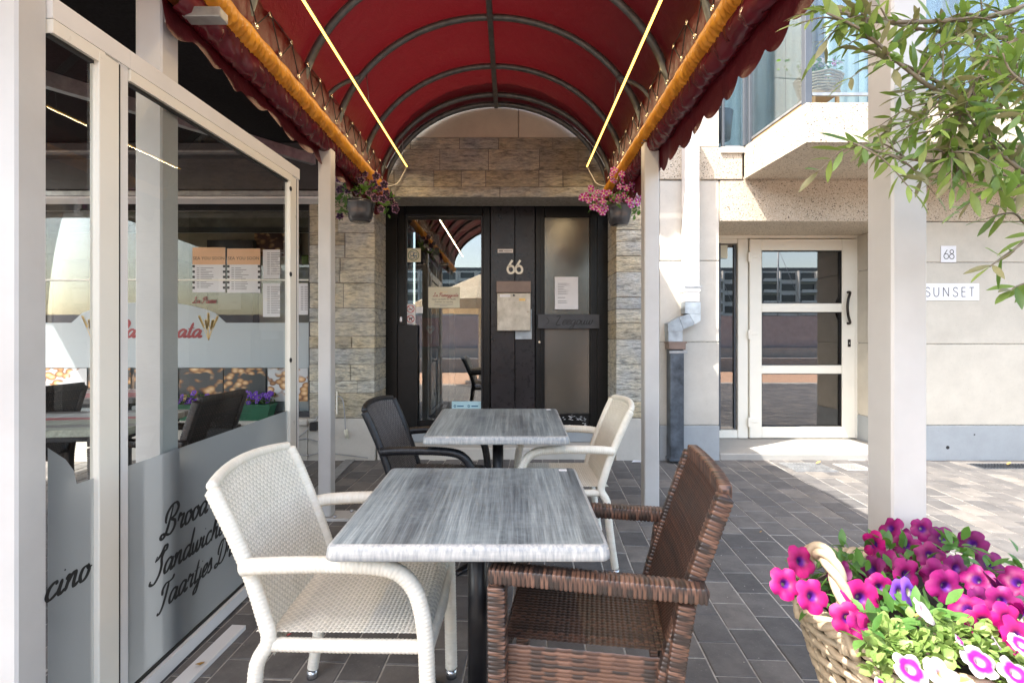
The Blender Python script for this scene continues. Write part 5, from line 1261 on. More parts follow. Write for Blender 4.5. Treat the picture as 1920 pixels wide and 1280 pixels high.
def round_armchair(label, pal, mat, loc, rz, group):
    t = thing('rounded_armchair', label, 'chair', loc, rz, group)
    def Pb(U, V):
        u = U*2-1; v = V; z = .395+.472*v*(1-.035*u*u) ; x = -.178-.160*v**1.35-.040*(1-u*u)*(.35+.65*v); return x, u*(.245-.01*np.sin(v*3)), z
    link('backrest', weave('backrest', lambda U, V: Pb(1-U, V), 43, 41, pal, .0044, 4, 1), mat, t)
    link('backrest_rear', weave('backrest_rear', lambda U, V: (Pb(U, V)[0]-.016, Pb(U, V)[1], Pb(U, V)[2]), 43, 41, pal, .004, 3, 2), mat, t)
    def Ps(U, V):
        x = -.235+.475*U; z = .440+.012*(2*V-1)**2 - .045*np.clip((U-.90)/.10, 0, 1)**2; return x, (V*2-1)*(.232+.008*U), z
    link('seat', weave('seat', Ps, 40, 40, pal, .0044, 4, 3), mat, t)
    B = lambda u, v: Vector([float(q_) for q_ in Pb(np.array((u+1)/2), np.array(v))])
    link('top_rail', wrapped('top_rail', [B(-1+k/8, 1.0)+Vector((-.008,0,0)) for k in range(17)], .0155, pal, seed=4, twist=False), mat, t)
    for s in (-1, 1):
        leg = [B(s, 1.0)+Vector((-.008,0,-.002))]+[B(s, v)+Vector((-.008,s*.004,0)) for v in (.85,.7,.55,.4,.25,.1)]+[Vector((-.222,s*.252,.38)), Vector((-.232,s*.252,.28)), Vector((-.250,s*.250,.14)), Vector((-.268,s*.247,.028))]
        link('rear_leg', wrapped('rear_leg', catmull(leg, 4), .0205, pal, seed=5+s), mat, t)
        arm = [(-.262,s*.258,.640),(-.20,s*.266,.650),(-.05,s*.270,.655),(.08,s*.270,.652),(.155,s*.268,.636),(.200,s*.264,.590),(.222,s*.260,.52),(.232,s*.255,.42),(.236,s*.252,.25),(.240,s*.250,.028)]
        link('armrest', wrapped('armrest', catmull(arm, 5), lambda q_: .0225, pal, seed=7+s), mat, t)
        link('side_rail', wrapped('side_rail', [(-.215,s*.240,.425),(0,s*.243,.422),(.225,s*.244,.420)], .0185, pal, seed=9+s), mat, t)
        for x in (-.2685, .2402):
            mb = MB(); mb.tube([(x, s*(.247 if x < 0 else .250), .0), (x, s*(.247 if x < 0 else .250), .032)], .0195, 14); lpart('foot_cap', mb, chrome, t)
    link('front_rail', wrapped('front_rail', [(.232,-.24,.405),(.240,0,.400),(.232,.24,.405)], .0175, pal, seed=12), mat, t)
    return t
def square_armchair(label, pal, mat, loc, rz, group=None, hi=.89):
    t = thing('square_armchair', label, 'chair', loc, rz, group)
    sw = .205
    def Pb(U, V): 
        u = U*2-1; return -.185-.145*V**1.15+.012*u*u, u*.222, .40+(hi-.415)*V
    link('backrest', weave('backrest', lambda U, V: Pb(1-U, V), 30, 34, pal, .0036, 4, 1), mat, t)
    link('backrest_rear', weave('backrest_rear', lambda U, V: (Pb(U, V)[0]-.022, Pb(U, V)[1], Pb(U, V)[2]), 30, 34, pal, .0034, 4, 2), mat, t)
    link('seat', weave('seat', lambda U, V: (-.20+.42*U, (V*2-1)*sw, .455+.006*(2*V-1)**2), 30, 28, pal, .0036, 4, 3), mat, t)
    B = lambda u, v: Vector([float(q_) for q_ in Pb(np.array((u+1)/2), np.array(v))])
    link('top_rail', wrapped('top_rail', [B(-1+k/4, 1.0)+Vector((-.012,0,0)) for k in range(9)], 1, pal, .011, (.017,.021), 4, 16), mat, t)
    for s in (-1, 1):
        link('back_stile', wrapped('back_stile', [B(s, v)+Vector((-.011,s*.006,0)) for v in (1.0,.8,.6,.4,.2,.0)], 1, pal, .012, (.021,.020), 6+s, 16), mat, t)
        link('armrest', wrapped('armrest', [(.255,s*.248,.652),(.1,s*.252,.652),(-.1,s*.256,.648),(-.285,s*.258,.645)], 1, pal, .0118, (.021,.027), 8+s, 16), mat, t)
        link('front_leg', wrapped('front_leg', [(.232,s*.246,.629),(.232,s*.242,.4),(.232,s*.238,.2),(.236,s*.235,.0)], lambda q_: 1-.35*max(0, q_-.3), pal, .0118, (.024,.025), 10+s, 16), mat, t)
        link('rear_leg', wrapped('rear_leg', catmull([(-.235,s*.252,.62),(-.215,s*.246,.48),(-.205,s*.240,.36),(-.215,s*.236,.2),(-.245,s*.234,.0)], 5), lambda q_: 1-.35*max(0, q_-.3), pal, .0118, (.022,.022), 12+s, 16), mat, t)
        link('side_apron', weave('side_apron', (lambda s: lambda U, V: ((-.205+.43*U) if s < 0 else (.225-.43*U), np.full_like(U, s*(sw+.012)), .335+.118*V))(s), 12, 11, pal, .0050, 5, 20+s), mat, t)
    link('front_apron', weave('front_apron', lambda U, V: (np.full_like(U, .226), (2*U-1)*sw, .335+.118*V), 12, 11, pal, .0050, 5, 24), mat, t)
    return t
LG = 'ivory wicker armchairs'
c1 = round_armchair('large ivory wicker armchair in the foreground, left of the near table', 'w', wick_w, (-.462, 1.655, gz(1.65)), rad(0), LG); c1.rotation_euler = (slope, 0, 0)
c2 = copy_tree(c1); c2.location = (.265, 2.93, gz(2.93)); c2.rotation_euler = (-slope, 0, rad(180)); c2['label'] = 'ivory wicker armchair at the far table, between its right side and the right post'
c3 = round_armchair('black wicker armchair on the left side of the far table', 'k', wick_k, (-.395, 2.90, gz(2.9)), rad(-4), None); c3.rotation_euler = (slope, 0, rad(-4))
c4 = square_armchair('copper-brown woven armchair with square arms in the foreground, right of the near table', 'b', wick_b, (.232, 1.555, gz(1.57)), rad(172)); c4.rotation_euler = (-slope, 0, rad(171))
# dark chairs on the left terrace
c5 = square_armchair('dark brown wicker chair with tall back behind the lettered glass screen', 'd', wick_d, (-2.02, 3.05, gz(3.0)), rad(178), None)
c6 = copy_tree(c5); c6.location = (-3.35, 3.45, gz(3.4)); c6.rotation_euler = (0, 0, rad(175)); c6['label'] = 'second dark wicker chair farther back on the left terrace, nearly hidden by the post'
c7 = copy_tree(c5); c7.location = (-2.45, 2.15, gz(2.0)); c7.rotation_euler = (0, 0, rad(150)); c7['label'] = 'dark wicker chair seen low through the near glass screen beside the striped table'
# ---- tables
def rrect(w, h, r, inset, z, n=5):
    out = []
    for cx, cy, a0 in ((w/2-r, h/2-r, 0), (-w/2+r, h/2-r, 90), (-w/2+r, -h/2+r, 180), (w/2-r, -h/2+r, 270)):
        for k in range(n+1):
            a = math.radians(a0+90*k/n); out.append((cx+(r-inset)*math.cos(a) if r > inset else cx, cy+(r-inset)*math.sin(a) if r > inset else cy, z))
    return out
def cafe_table(label, loc, tilt, rz, H):
    t = thing('cafe_table', label, 'table', loc, rz, 'square cafe tables with grey tops'); t.rotation_euler = (tilt, 0, rz)
    n = 24; w_ = .714
    r0 = rrect(w_, w_, .028, .016, H); mb = MB(); mb.add(r0, [tuple(range(n))]); tp = lpart('tabletop', mb, topm, t)
    prof = [(.0158, -.0), (.010, -.0018), (.0055, -.006), (.0025, -.014), (.0, -.027), (.0, -.036), (.004, -.039)]
    mb = MB(); vs = []
    for ins, dz in prof: vs += rrect(w_, w_, .028, ins, H+dz)
    fs = [(i*n+k, (i+1)*n+k, (i+1)*n+(k+1)%n, i*n+(k+1)%n) for i in range(len(prof)-1) for k in range(n)]
    mb.add(vs, fs, True); lpart('edge_band', mb, edgem, t)
    mb = MB(); mb.add(rrect(w_, w_, .028, .004, H-.039), [tuple(range(n))[::-1]]); lpart('underside', mb, blackp, t)
    mb = MB(); mb.tube([(0,0,.04),(0,0,H-.055)], .030, 24); lpart('column', mb, black_m, t)
    mb = MB(); mb.beam((-.2,0,H-.05),(.2,0,H-.05),.03,.012); mb.beam((0,-.2,H-.0505),(0,.2,H-.0505),.03,.011); lpart('top_bracket', mb, black_m, t)
    for k in range(4):
        a = math.pi/4+k*math.pi/2; c, s = math.cos(a), math.sin(a); mb = MB()
        mb.tube([(0,0,.05),(c*.1,s*.1,.042),(c*.27,s*.27,.022),(c*.30,s*.30,.014)], [.034,.028,.020,.016], 8, squash=(1.2,.6)); lpart('foot', mb, black_m, t)
    mb = MB(); mb.box(.285,.315,.300,.322,H+.0004,H+.0016); lpart('sticker', mb, white_paper, t)
    return t
t1 = cafe_table('near cafe table with worn blue-grey wood-grain top and whitened edge', (-.11, 1.655, gz(1.65)), math.atan(.022), 0, .742)
t2 = cafe_table('far cafe table with worn grey wood-grain top, in front of the entrance doors', (-.077, 2.89, gz(2.89)), rad(3.0), 0, .765)
# plank tables on the left terrace
def plank_table(label, loc, rz, n=8, L=1.25, W=.72, H=.75):
    t = thing('plank_table', label, 'table', loc, rz, 'tables with painted plank tops on the left terrace')
    for k in range(n):
        mb = MB(); y = -W/2+W*k/n; mb.box(-L/2, L/2, y+.0015, y+W/n-.0015, H-.038, H, .003); lpart('plank', mb, plankm, t)
    mb = MB(); mb.box(-L/2+.05, L/2-.05, -W/2+.05, W/2-.05, H-.07, H-.039); lpart('frame', mb, black_m, t)
    for sx in (-1, 1):
        for sy in (-1, 1): mb = MB(); mb.box(sx*(L/2-.1)-.03, sx*(L/2-.1)+.03, sy*(W/2-.1)-.03, sy*(W/2-.1)+.03, 0, H-.071, .004); lpart('leg', mb, black_m, t)
    return t
pt1 = plank_table('table with red, grey and cream painted planks seen through the near glass screen', (-2.66, 2.95, gz(2.9)), rad(8))
pt2 = copy_tree(pt1); pt2.location = (-3.45, 4.05, gz(4.1)); pt2.rotation_euler = (0,0,rad(10)); pt2['label'] = 'farther plank-topped table by the restaurant window, behind the dark wicker chair'
for a_, b_ in ((.16,.0),):
    pass
# ---------------------------------------------------------------- planters on the window sill
def planter(lab, x, y, z, w_, seed):
    t = thing('window_planter', lab, 'planter', (x, y, z), 0, 'green planters with violet flowers on the window sill'); rr = random.Random(seed)
    def tap(x0, x1, y0, y1, z0, z1, f):
        m = MB(); cx, cy = (x0+x1)/2, (y0+y1)/2
        vs = [(cx+(a-cx)*f, cy+(b-cy)*f, z0) for a, b in ((x0,y0),(x1,y0),(x1,y1),(x0,y1))]+[(a, b, z1) for a, b in ((x0,y0),(x1,y0),(x1,y1),(x0,y1))]
        return m.add(vs, [(0,3,2,1),(0,1,5,4),(1,2,6,5),(2,3,7,6),(3,0,4,7),(4,5,6,7)])
    part('trough', tap(x-w_/2, x+w_/2, y-.075, y+.075, z+.012, z+.135, .84), greenp, t)
    m = MB(); m.box(x-w_/2-.008, x+w_/2+.008, y-.083, y+.083, z+.1355, z+.150, .003); part('rim', m, greenp, t)
    m = MB(); m.box(x-w_/2*.88, x+w_/2*.88, y-.072, y+.072, z+.0, z+.0115, .003); part('saucer', m, greenp, t)
    foliage('foliage', [((x+rr.uniform(-w_/2, w_/2)*.85, y+rr.uniform(-.05,.05), z+.17+rr.uniform(0,.03)), .05) for _ in range(22)], pet_leaf, t, rr, (.02,.035), .6)
    for k in range(26): put('flower', VI[0], (x+rr.uniform(-w_/2, w_/2)*.95, y+rr.uniform(-.09,.05), z+.20+rr.uniform(-.03,.06)), (rr.uniform(-.5,.5), -1, rr.uniform(0,.8)), t, rr.uniform(.8,1.1))
zsl = PZ(783, YW)
planter('green trough of violet flowers on the sill at the right, above the frosted film', PX(479,5.0), 5.0, zsl, .34, 3)
planter('green trough of violet flowers on the sill behind the dark wicker chair', PX(345,5.0), 5.0, zsl, .46, 4)
# ---------------------------------------------------------------- hanging pots
def hanging(lab, px0, px1, ytop, ybot, Y, fl, seed, spots, nfol):
    x0, x1 = PX(px0,Y), PX(px1,Y); cx, R_ = (x0+x1)/2, (x1-x0)/2; z1, z0 = PZ(ytop,Y), PZ(ybot,Y); rr = random.Random(seed)
    t = thing('hanging_flower_pot', lab, 'hanging pot', (cx, Y, z0)); H = z1-z0
    mb = MB(); vs = []; n = 32; prof = [(.0,.0),(.66,.0),(.72,.03),(.72,.07),(.80,.10),(.93,.45),(1.0,.80),(1.04,.84),(1.04,1.0),(.98,1.0),(.94,.86),(.0,.84)]
    for r_, z in prof:
        for k in range(n):
            th = 2*math.pi*k/n; fl_ = 1-.025*abs(math.sin(6*th)) if .09 < z < .83 else 1; vs.append((cx+R_*r_*fl_*math.cos(th), Y+R_*r_*fl_*math.sin(th), z0+H*z))
    mb.add(vs, [(i*n+k, i*n+(k+1)%n, (i+1)*n+(k+1)%n, (i+1)*n+k) for i in range(len(prof)-1) for k in range(n)], True); part('pot', mb, potm, t)
    mb = MB(); top = Vector((cx, Y, CS+.07))
    for k in range(3):
        a = 2*math.pi*k/3+.5; mb = MB(); mb.tube([(cx+R_*.98*math.cos(a), Y+R_*.98*math.sin(a), z1), top], .0025, 5); part('hanger_wire', mb, potm, t)
    foliage('foliage', [((PX(960+(px-960), Y), Y+rr.uniform(-.10,.08), PZ(py, Y)), .06) for px, py in nfol], pet_leaf, t, rr, (.03,.055), .55, n=9)
    for px, py in spots:
        d = rr.uniform(.02,.13); put('flower', rr.choice(fl), (PX(px,Y-d), Y-d, PZ(py,Y-d)), (rr.uniform(-.5,.5)+(px-(px0+px1)/2)/150, -1, rr.uniform(-.3,.5)), t, rr.uniform(.85,1.08))
    return t
rr = random.Random(9)
hanging('hanging pot of near-black petunias with pale edges beside the left post', 649, 702, 378, 416, 4.2, DS, 5,
  [(677,338),(684,326),(700,345),(711,354),(720,346),(724,362),(730,368),(703,371),(718,373),(714,392),(670,359),(653,356),(642,354),(636,356),(636,336),(705,330),(741,384),(742,392),(637,405),(662,330),(648,345),(734,378),(692,362)],
  [(650+rr.uniform(-14,16), 372+rr.uniform(-32,34)) for _ in range(9)]+[(685+rr.uniform(-16,22), 355+rr.uniform(-12,14)) for _ in range(8)]+[(728+rr.uniform(-8,8), 385+rr.uniform(-6,8)) for _ in range(4)]+[(642,385),(641,392),(645,400)])
hanging('hanging pot of pink and white striped petunias beside the right post', 1137, 1185, 386, 422, 4.2, PS, 6,
  [(1148,326),(1152,318),(1166,326),(1180,322),(1170,338),(1162,350),(1175,352),(1185,345),(1150,338),(1108,354),(1098,367),(1114,370),(1120,360),(1128,372),(1132,362),(1118,382),(1124,392),(1131,378),(1150,372),(1160,370),(1170,366),(1180,376),(1192,370),(1200,362),(1205,372),(1190,356),(1092,370),(1136,390),(1130,398),(1112,388),(1162,378),(1184,384),(1197,379),(1142,362),(1104,376),(1203,352)],
  [(1150+rr.uniform(-10,30), 384+rr.uniform(-8,8)) for _ in range(10)]+[(1195+rr.uniform(-10,8), 386+rr.uniform(-8,8)) for _ in range(6)]+[(1120+rr.uniform(-10,12), 384+rr.uniform(-6,8)) for _ in range(3)])
# ---------------------------------------------------------------- flower basket
BX, BY, BZ, BR = 1.010, 1.20, .638, .315
fb = thing('flower_basket', 'round peeled-willow basket overflowing with fuchsia petunias in the right foreground', 'flower basket', (BX, BY, BZ-.27))
stl = thing('basket_stand', 'low round wooden stand under the willow flower basket', 'stand', (BX, BY, gz(BY)))
mb = MB(); mb.lathe([(.0,.0),(.22,.0),(.22,.03),(.19,.04),(.19,.33),(.24,.34),(.24,.364),(.0,.364)], (BX,BY,gz(BY)), 28); part('drum', mb, oakm, stl)
rr = random.Random(21)
nst = 26
def bpos(a, v):      # v: 0 bottom .. 1 rim
    R_ = BR*(.72+.28*v**.8); return Vector((BX+R_*math.cos(a), BY+R_*math.sin(a), BZ-.26+.26*v))
mb = MB()
for k in range(nst): mb.tube([bpos(2*math.pi*k/nst, v)+Vector((0,0,0)) for v in (0,.25,.5,.75,1)], .0055, 6)
part('stakes', mb, willow, fb)
for lay in range(14):
    v = .02+.066*lay; pts = []
    for k in range(nst*4):
        a = 2*math.pi*k/(nst*4); w_ = .008*math.cos(nst/2*a+math.pi*lay); p = bpos(a, v); d = Vector((math.cos(a), math.sin(a), 0)); pts.append(p+d*w_+Vector((0,0,.002*math.sin(a*5+lay))))
    mb = MB(); mb.tube(pts, .0085+rr.uniform(-.001,.001), 8, closed=True); part('willow_row', mb, willow, fb)
for s_ in range(5):      # plaited rim
    mb = MB(); pts = []
    for k in range(180):
        a = 2*math.pi*k/180; ph_ = a*14+s_*2*math.pi/5; p = bpos(a, 1.0)+Vector((0,0,.008)); d = Vector((math.cos(a), math.sin(a), 0)); pts.append(p+d*.015*math.cos(ph_)+Vector((0,0,.013*math.sin(ph_))))
    mb.tube(pts, .0092, 8, closed=True); part('rim_strand', mb, willow, fb)
ha = math.radians(188)       # ear handle at the left
hc = bpos(ha, 1.0); tn = Vector((-math.sin(ha), math.cos(ha), 0)); rd = Vector((math.cos(ha), math.sin(ha), 0))
path = [hc+tn*(.075*math.cos(t))+Vector((0,0,.188*math.sin(t)-.02))+rd*(.012*math.sin(t)) for t in np.linspace(0, math.pi, 40)]
for s_ in range(3):
    mb = MB(); pts = []
    for k, p in enumerate(path):
        t = (path[min(k+1,39)]-path[max(k-1,0)]).normalized(); n_ = t.cross(rd).normalized(); b_ = rd; ph_ = k*.42+s_*2.094; pts.append(p+n_*.0105*math.cos(ph_)+b_*.0105*math.sin(ph_))
    mb.tube(pts, .0092, 8); part('handle_strand', mb, willow, fb)
mb = MB(); mb.lathe([(.0,.02),(BR*.9,.0),(BR*.94,-.05)], (BX,BY,BZ-.02), 24); part('soil', mb, soilm, fb)
# plants: fuchsia dome at the back-left, pale mats in front right
def bfl(px, py, Y): return Vector((PX(px,Y), Y, PZ(py,Y)))
fl = [(1638,1020,1.36,4),(1637,1020,1.34,0),(1473,1094,1.12,0),(1524,1118,1.08,0),(1503,1052,1.16,4),(1570,1072,1.20,3),(1633,1067,1.26,3),(1650,1102,1.15,1),(1615,1122,1.08,0),(1618,1168,1.04,1),
      (1700,1078,1.20,1),(1716,1062,1.26,2),(1755,1078,1.22,2),(1745,1040,1.32,2),(1730,992,1.40,2),(1700,1022,1.36,2),(1795,1066,1.22,3),(1830,1085,1.18,2),(1862,1098,1.16,3),(1888,1110,1.14,3),(1822,1018,1.36,3),(1856,1058,1.30,3),
      (1812,1140,1.08,1),(1846,1166,1.04,0),(1890,1160,1.02,0),(1912,1195,.99,0),(1768,1010,1.38,3),(1668,990,1.42,2),(1655,1050,1.30,2),(1775,1100,1.16,2),(1840,1128,1.12,3),(1905,1090,1.2,2),(1590,1160,1.05,4),(1688,1010,1.4,3),(1880,1128,1.08,2),(1930,1150,1.05,1),(1950,1120,1.1,1)]
rr = random.Random(8)
for px, py, Y, k in fl:
    p = bfl(px, py, Y); side = rr.random() < .25
    nrm = Vector((rr.uniform(-.45,.25), -1, rr.uniform(.1,.6))) if not side else Vector((rr.choice((-1,1))*.9, rr.uniform(-.4,.1), rr.uniform(.2,.9)))
    put('flower', FU[k], p, nrm, fb, rr.uniform(.82,1.04))
for px, py, Y in ((1705,1220-110,1.12),(1688,1112,1.13)):
    put('flower', VI[0], bfl(px, py, Y), (rr.uniform(-.6,.6), -.9, .3), fb, 1.1, )
for px, py, Y, k, s_ in ((1838,1240,1.02,0,.95),(1708,1254,1.0,0,.95),(1768,1262,1.0,1,1.0),(1905,1262,1.0,0,.9),(1735,1146,1.10,1,.9),(1916,1208,1.02,0,.7),(1655,1285,1.0,0,.5),(1800,1200,1.04,0,.4),(1870,1205,1.04,0,.4)):
    put('flower', PI[k], bfl(px, py, Y-.09), (rr.uniform(-.2,.2), -.8, 1.0) if s_ > .6 and py > 1200 else (rr.uniform(.2,.9), -.4, .5), fb, s_*.82)
cen = []
for _ in range(60):
    a, r_ = rr.uniform(0, 6.28), BR*math.sqrt(rr.random())*1.02
    x, y = BX+r_*math.cos(a), BY+r_*math.sin(a); 
    if y < BY-.04 or y > BY+.16: continue
    cen.append(((x, y, BZ+.02+rr.uniform(0,.05)), .05))
cen += [((PX(px,Y), Y, PZ(py,Y)), .035) for px, py, Y in ((1495,1078,1.19),(1515,1092,1.2),(1590,1066,1.25),(1592,1100,1.22),(1590,1135,1.12),(1690,1150,1.08),(1670,1170,1.05),(1720,1160,1.07),(1770,1160,1.06),(1660,1030,1.33),(1785,1040,1.3),(1800,1022,1.34),(1850,1070,1.26),(1700,1030,1.34),(1640,1180,1.03),(1630,1200,1.01))]
foliage('petunia_leaves', cen, pet_leaf, fb, rr, (.025,.05), .42, n=15)
cen = []
for _ in range(60):
    px, py = rr.uniform(1640, 1940), rr.uniform(1185, 1300); Y = 1.03-(py-1185)*.0009; cen.append(((PX(px,Y), Y, PZ(py,Y)), .03))
foliage('pale_leaf_mat', cen, lime_leaf, fb, rr, (.016,.026), .8, n=12, upb=1.2)
# ---------------------------------------------------------------- olive tree
ot = thing('olive_tree', 'olive tree reaching its leafy twigs into the upper right of the photo', 'tree', (1.95, 1.35, gz(1.35)))
mb = MB(); mb.lathe([(.0,.0),(.20,.0),(.26,.42),(.27,.45),(.24,.45),(.22,.40),(.0,.40)], (1.95,1.35,gz(1.35)), 28)
single('olive_pot', mb, lime_w, 'pale stone tub holding the olive tree, right of the flower basket', 'tub')
TR = [(1.95,1.35,gz(1.35)+.3),(1.94,1.34,.8),(1.96,1.33,1.2),(1.93,1.32,1.6),(1.90,1.32,2.0),(1.88,1.30,2.4)]
mb = MB(); mb.tube(catmull(TR, 5), [ .045-.0011*k for k in range(26)], 12); part('trunk', mb, barkm, ot)
rr = random.Random(33)
def leafmesh(L, W, m, k): 
    mb = MB(); vs, fs = leaf_verts(L, W, (1,0,0), (0,0,1), .12*k, .22); mb.add(vs, fs, True); me = mb.mesh('leaf'); me.materials.append(m); return me
LV = [leafmesh(.062,.016,olive_l,1), leafmesh(.054,.0145,olive_l,2), leafmesh(.068,.0165,olive_l,.4), leafmesh(.056,.0145,olive_u,1.5), leafmesh(.058,.019,olive_y,1), leafmesh(.050,.017,olive_y,2)]
leaves = []
def twig(pts, r0, leafy=1.0, young=.15, ls=1.0, start=.15):
    P_ = catmull([Vector(p) for p in pts], 8); mb = MB(); mb.tube(P_, [r0*(1-.7*k/len(P_)) for k in range(len(P_))], 6); part('branch', mb, barkm, ot)
    L = sum((b-a).length for a, b in zip(P_[:-1], P_[1:])); acc = 0; nxt = L*start; flip = rr.random() < .5
    for a, b in zip(P_[:-1], P_[1:]):
        d = (b-a); l = d.length; d = d.normalized()
        while acc+l > nxt:
            p = a+d*(nxt-acc); u = Vector((rr.gauss(0,1), rr.gauss(0,1), rr.gauss(0,1))); s_ = d.cross(u).normalized()
            for sg in (-1, 1):
                if rr.random() < leafy: leaves.append((p, (d*rr.uniform(.3,1.0)+s_*sg*rr.uniform(.6,1.1)+Vector((0,0,rr.uniform(-.35,.2)))).normalized(), ls*rr.uniform(.72,1.12), young))
            nxt += rr.uniform(.020,.034)
        acc += l
    leaves.append((P_[-1], (P_[-1]-P_[-2]).normalized(), ls, young))
    return P_
def Q(px, py, Y): return P(px, py, Y)
# main boughs coming in from the right, drawn after the photo
main = [
 ([Q(2060,-60,1.25), Q(1900,20,1.22), Q(1760,40,1.20), Q(1640,40,1.17), Q(1590,30,1.15)], .008),
 ([Q(2060,120,1.30), Q(1900,75,1.27), Q(1800,65,1.24), Q(1700,50,1.22), Q(1560,20,1.2)], .007),
 ([Q(2050,160,1.22), Q(1900,150,1.2), Q(1780,175,1.17), Q(1700,130,1.15), Q(1620,60,1.13), Q(1550,25,1.12)], .007),
 ([Q(2050,260,1.25), Q(1930,230,1.22), Q(1850,195,1.20), Q(1770,160,1.18), Q(1690,120,1.16), Q(1615,95,1.15)], .007),
 ([Q(2050,330,1.2), Q(1930,290,1.17), Q(1830,300,1.15), Q(1720,300,1.13), Q(1650,285,1.12), Q(1590,265,1.11)], .0055),
 ([Q(2060,300,1.14), Q(1950,330,1.12), Q(1890,300,1.1), Q(1840,250,1.09), Q(1800,190,1.08)], .006),
 ([Q(2050,420,1.2), Q(1960,400,1.17), Q(1900,340,1.15), Q(1830,320,1.13), Q(1770,335,1.12)], .005),
 ([Q(2050,380,1.15), Q(1950,430,1.13), Q(1905,465,1.12), Q(1880,482,1.11), Q(1856,500,1.10)], .004),
 ([Q(2050,440,1.25), Q(1940,430,1.24), Q(1900,400,1.22), Q(1850,410,1.2)], .004),
 ([Q(2040,500,1.2), Q(1960,520,1.18), Q(1910,535,1.17), Q(1895,545,1.16)], .003),
 ([Q(2060,60,1.4), Q(1950,110,1.38), Q(1850,110,1.36), Q(1750,200,1.33), Q(1700,240,1.32)], .006),
 ([Q(2060,200,1.05), Q(1960,180,1.04), Q(1900,140,1.03), Q(1880,100,1.02)], .004),
 ([Q(1990,-40,1.15), Q(1920,60,1.13), Q(1850,120,1.12), Q(1800,220,1.1), Q(1775,300,1.1)], .005),
]
bi = []
for pts, r0 in main: bi.append(twig(pts, r0, .9, .16))
TT = [Vector(q_) for q_ in TR]
for P_ in bi:       # connect to the trunk out of frame
    a = min(TT[2:], key=lambda q_: (q_-P_[0]).length+abs(q_.z-P_[0].z)); mb = MB(); mb.tube(catmull([a, a.lerp(P_[0], .5)+Vector((0,0,-.03)), P_[0]], 6), [.018-.0008*k for k in range(13)], 7); part('branch', mb, barkm, ot)
for k in range(86):
    P_ = rr.choice(bi[:7]+bi[10:]+bi[:6]+bi[10:]); i = rr.randint(int(len(P_)*.1), int(len(P_)*.92)); p = P_[i]
    if p.z < 1.62 and rr.random() < .8: continue
    d = (P_[i]-P_[i-1]).normalized(); e = (d*.6+Vector((rr.gauss(0,.6), rr.gauss(0,.35), rr.gauss(-.1,.6)))).normalized(); l = rr.uniform(.06,.15)
    twig([p, p+e*l*.5+Vector((0,0,.01)), p+e*l+Vector((0,0,-.01))], .0026, .95, .25, rr.uniform(.8,1.0), .1)
# lush tip clusters of young leaves, large and bright
for px, py, Y in ((1885,150,1.04),(1905,120,1.03),(1860,185,1.05),(1850,210,1.04),(1890,205,1.04),(1860,350,1.05),(1885,370,1.04),(1905,400,1.05),(1870,330,1.06),(1815,190,1.06)):
    for _ in range(4): leaves.append((Q(px,py,Y), Vector((rr.gauss(-.2,.6), rr.gauss(-.3,.4), rr.gauss(.35,.6))).normalized(), rr.uniform(.95,1.25), 1.0))
# crown outside the frame (right and above) for shade and side views
for k in range(75):
    p = Vector((rr.uniform(1.45,2.5), rr.uniform(.95,1.9), rr.uniform(1.8,2.9))); 
    e = Vector((rr.gauss(0,1), rr.gauss(0,1), rr.gauss(0,.7))).normalized(); twig([p, p+e*.1, p+e*.2], .003, .9, .1)
def key(l):
    p = l[0]; px = 960+F*p.x/p.y; py = HOR-F*(p.z-CZ)/p.y; return 0 if (px < 1925 and -5 < py) else 1+p.length
leaves.sort(key=key); extra = [MB(), MB(), MB()]
for k, (p, d, s_, yg) in enumerate(leaves):
    u = Vector((rr.gauss(0,.5), rr.gauss(-.3,.5), 1)); x = d; y = u.cross(x).normalized(); z = x.cross(y)
    M_ = Matrix((x, y, z)).transposed()
    me = rr.choice(LV[4:]) if rr.random() < yg else (LV[3] if rr.random() < .22 else rr.choice(LV[:3]))
    if k < 300:
        o = bpy.data.objects.new('leaf', me); COL.objects.link(o); o.parent = ot
        o.matrix_local = Matrix.Translation(p-wloc(ot)) @ M_.to_4x4() @ Matrix.Diagonal((s_,s_,s_,1))
    else:
        vs, fs = leaf_verts(.060*s_, .0160*s_, d, z, .1, .2); extra[0 if rr.random() < .62 else (1 if rr.random() < .6 else 2)].add([p+q_ for q_ in vs], fs, True)
for m_, e_ in zip((olive_l, olive_u, olive_y), extra): part('leaf_mass', e_, m_, ot, stuff=True)
print('OLIVE leaves', len(leaves))
# ---------------------------------------------------------------- small things
cb = thing('loose_cable', 'grey cable looping along the plinth between the glass screen and left post', 'cable', (-1.9, 4.9, gz(4.9)))
Y = YF-.03; mb = MB(); mb.tube(catmull([P(600,776,Y), P(575,806,Y), P(556,826,Y), P(562,850,Y-.02), P(580,853,Y-.05), P(604,848,Y-.05), P(640,852,Y-.06), P(690,858,Y-.06)], 8), .0055, 7)
part('lead', mb, galv, cb); mb = MB(); mb.tube(catmull([P(557,825,Y), P(575,822,Y), P(600,828,Y), P(625,826,Y)], 8), .0055, 7); part('lead', mb, galv, cb)
mb = MB(); mb.box(PX(584,Y), PX(598,Y), Y-.06, Y+.018, PZ(806,Y), PZ(790,Y), .008); single('black_socket', mb, black_m, 'small black socket box on the plinth just left of the left post', 'socket')
hc_ = thing('hanging_plug', 'grey lead with cream plug hanging on the stone pier right of the left post', 'plug', (PX(648,Y), Y, PZ(822,Y)))
mb = MB(); mb.tube(catmull([P(632,742,Y+.01), P(642,748,Y-.01), P(646,775,Y-.015), P(648,806,Y-.015)], 8), .0055, 7); part('lead', mb, galv, hc_)
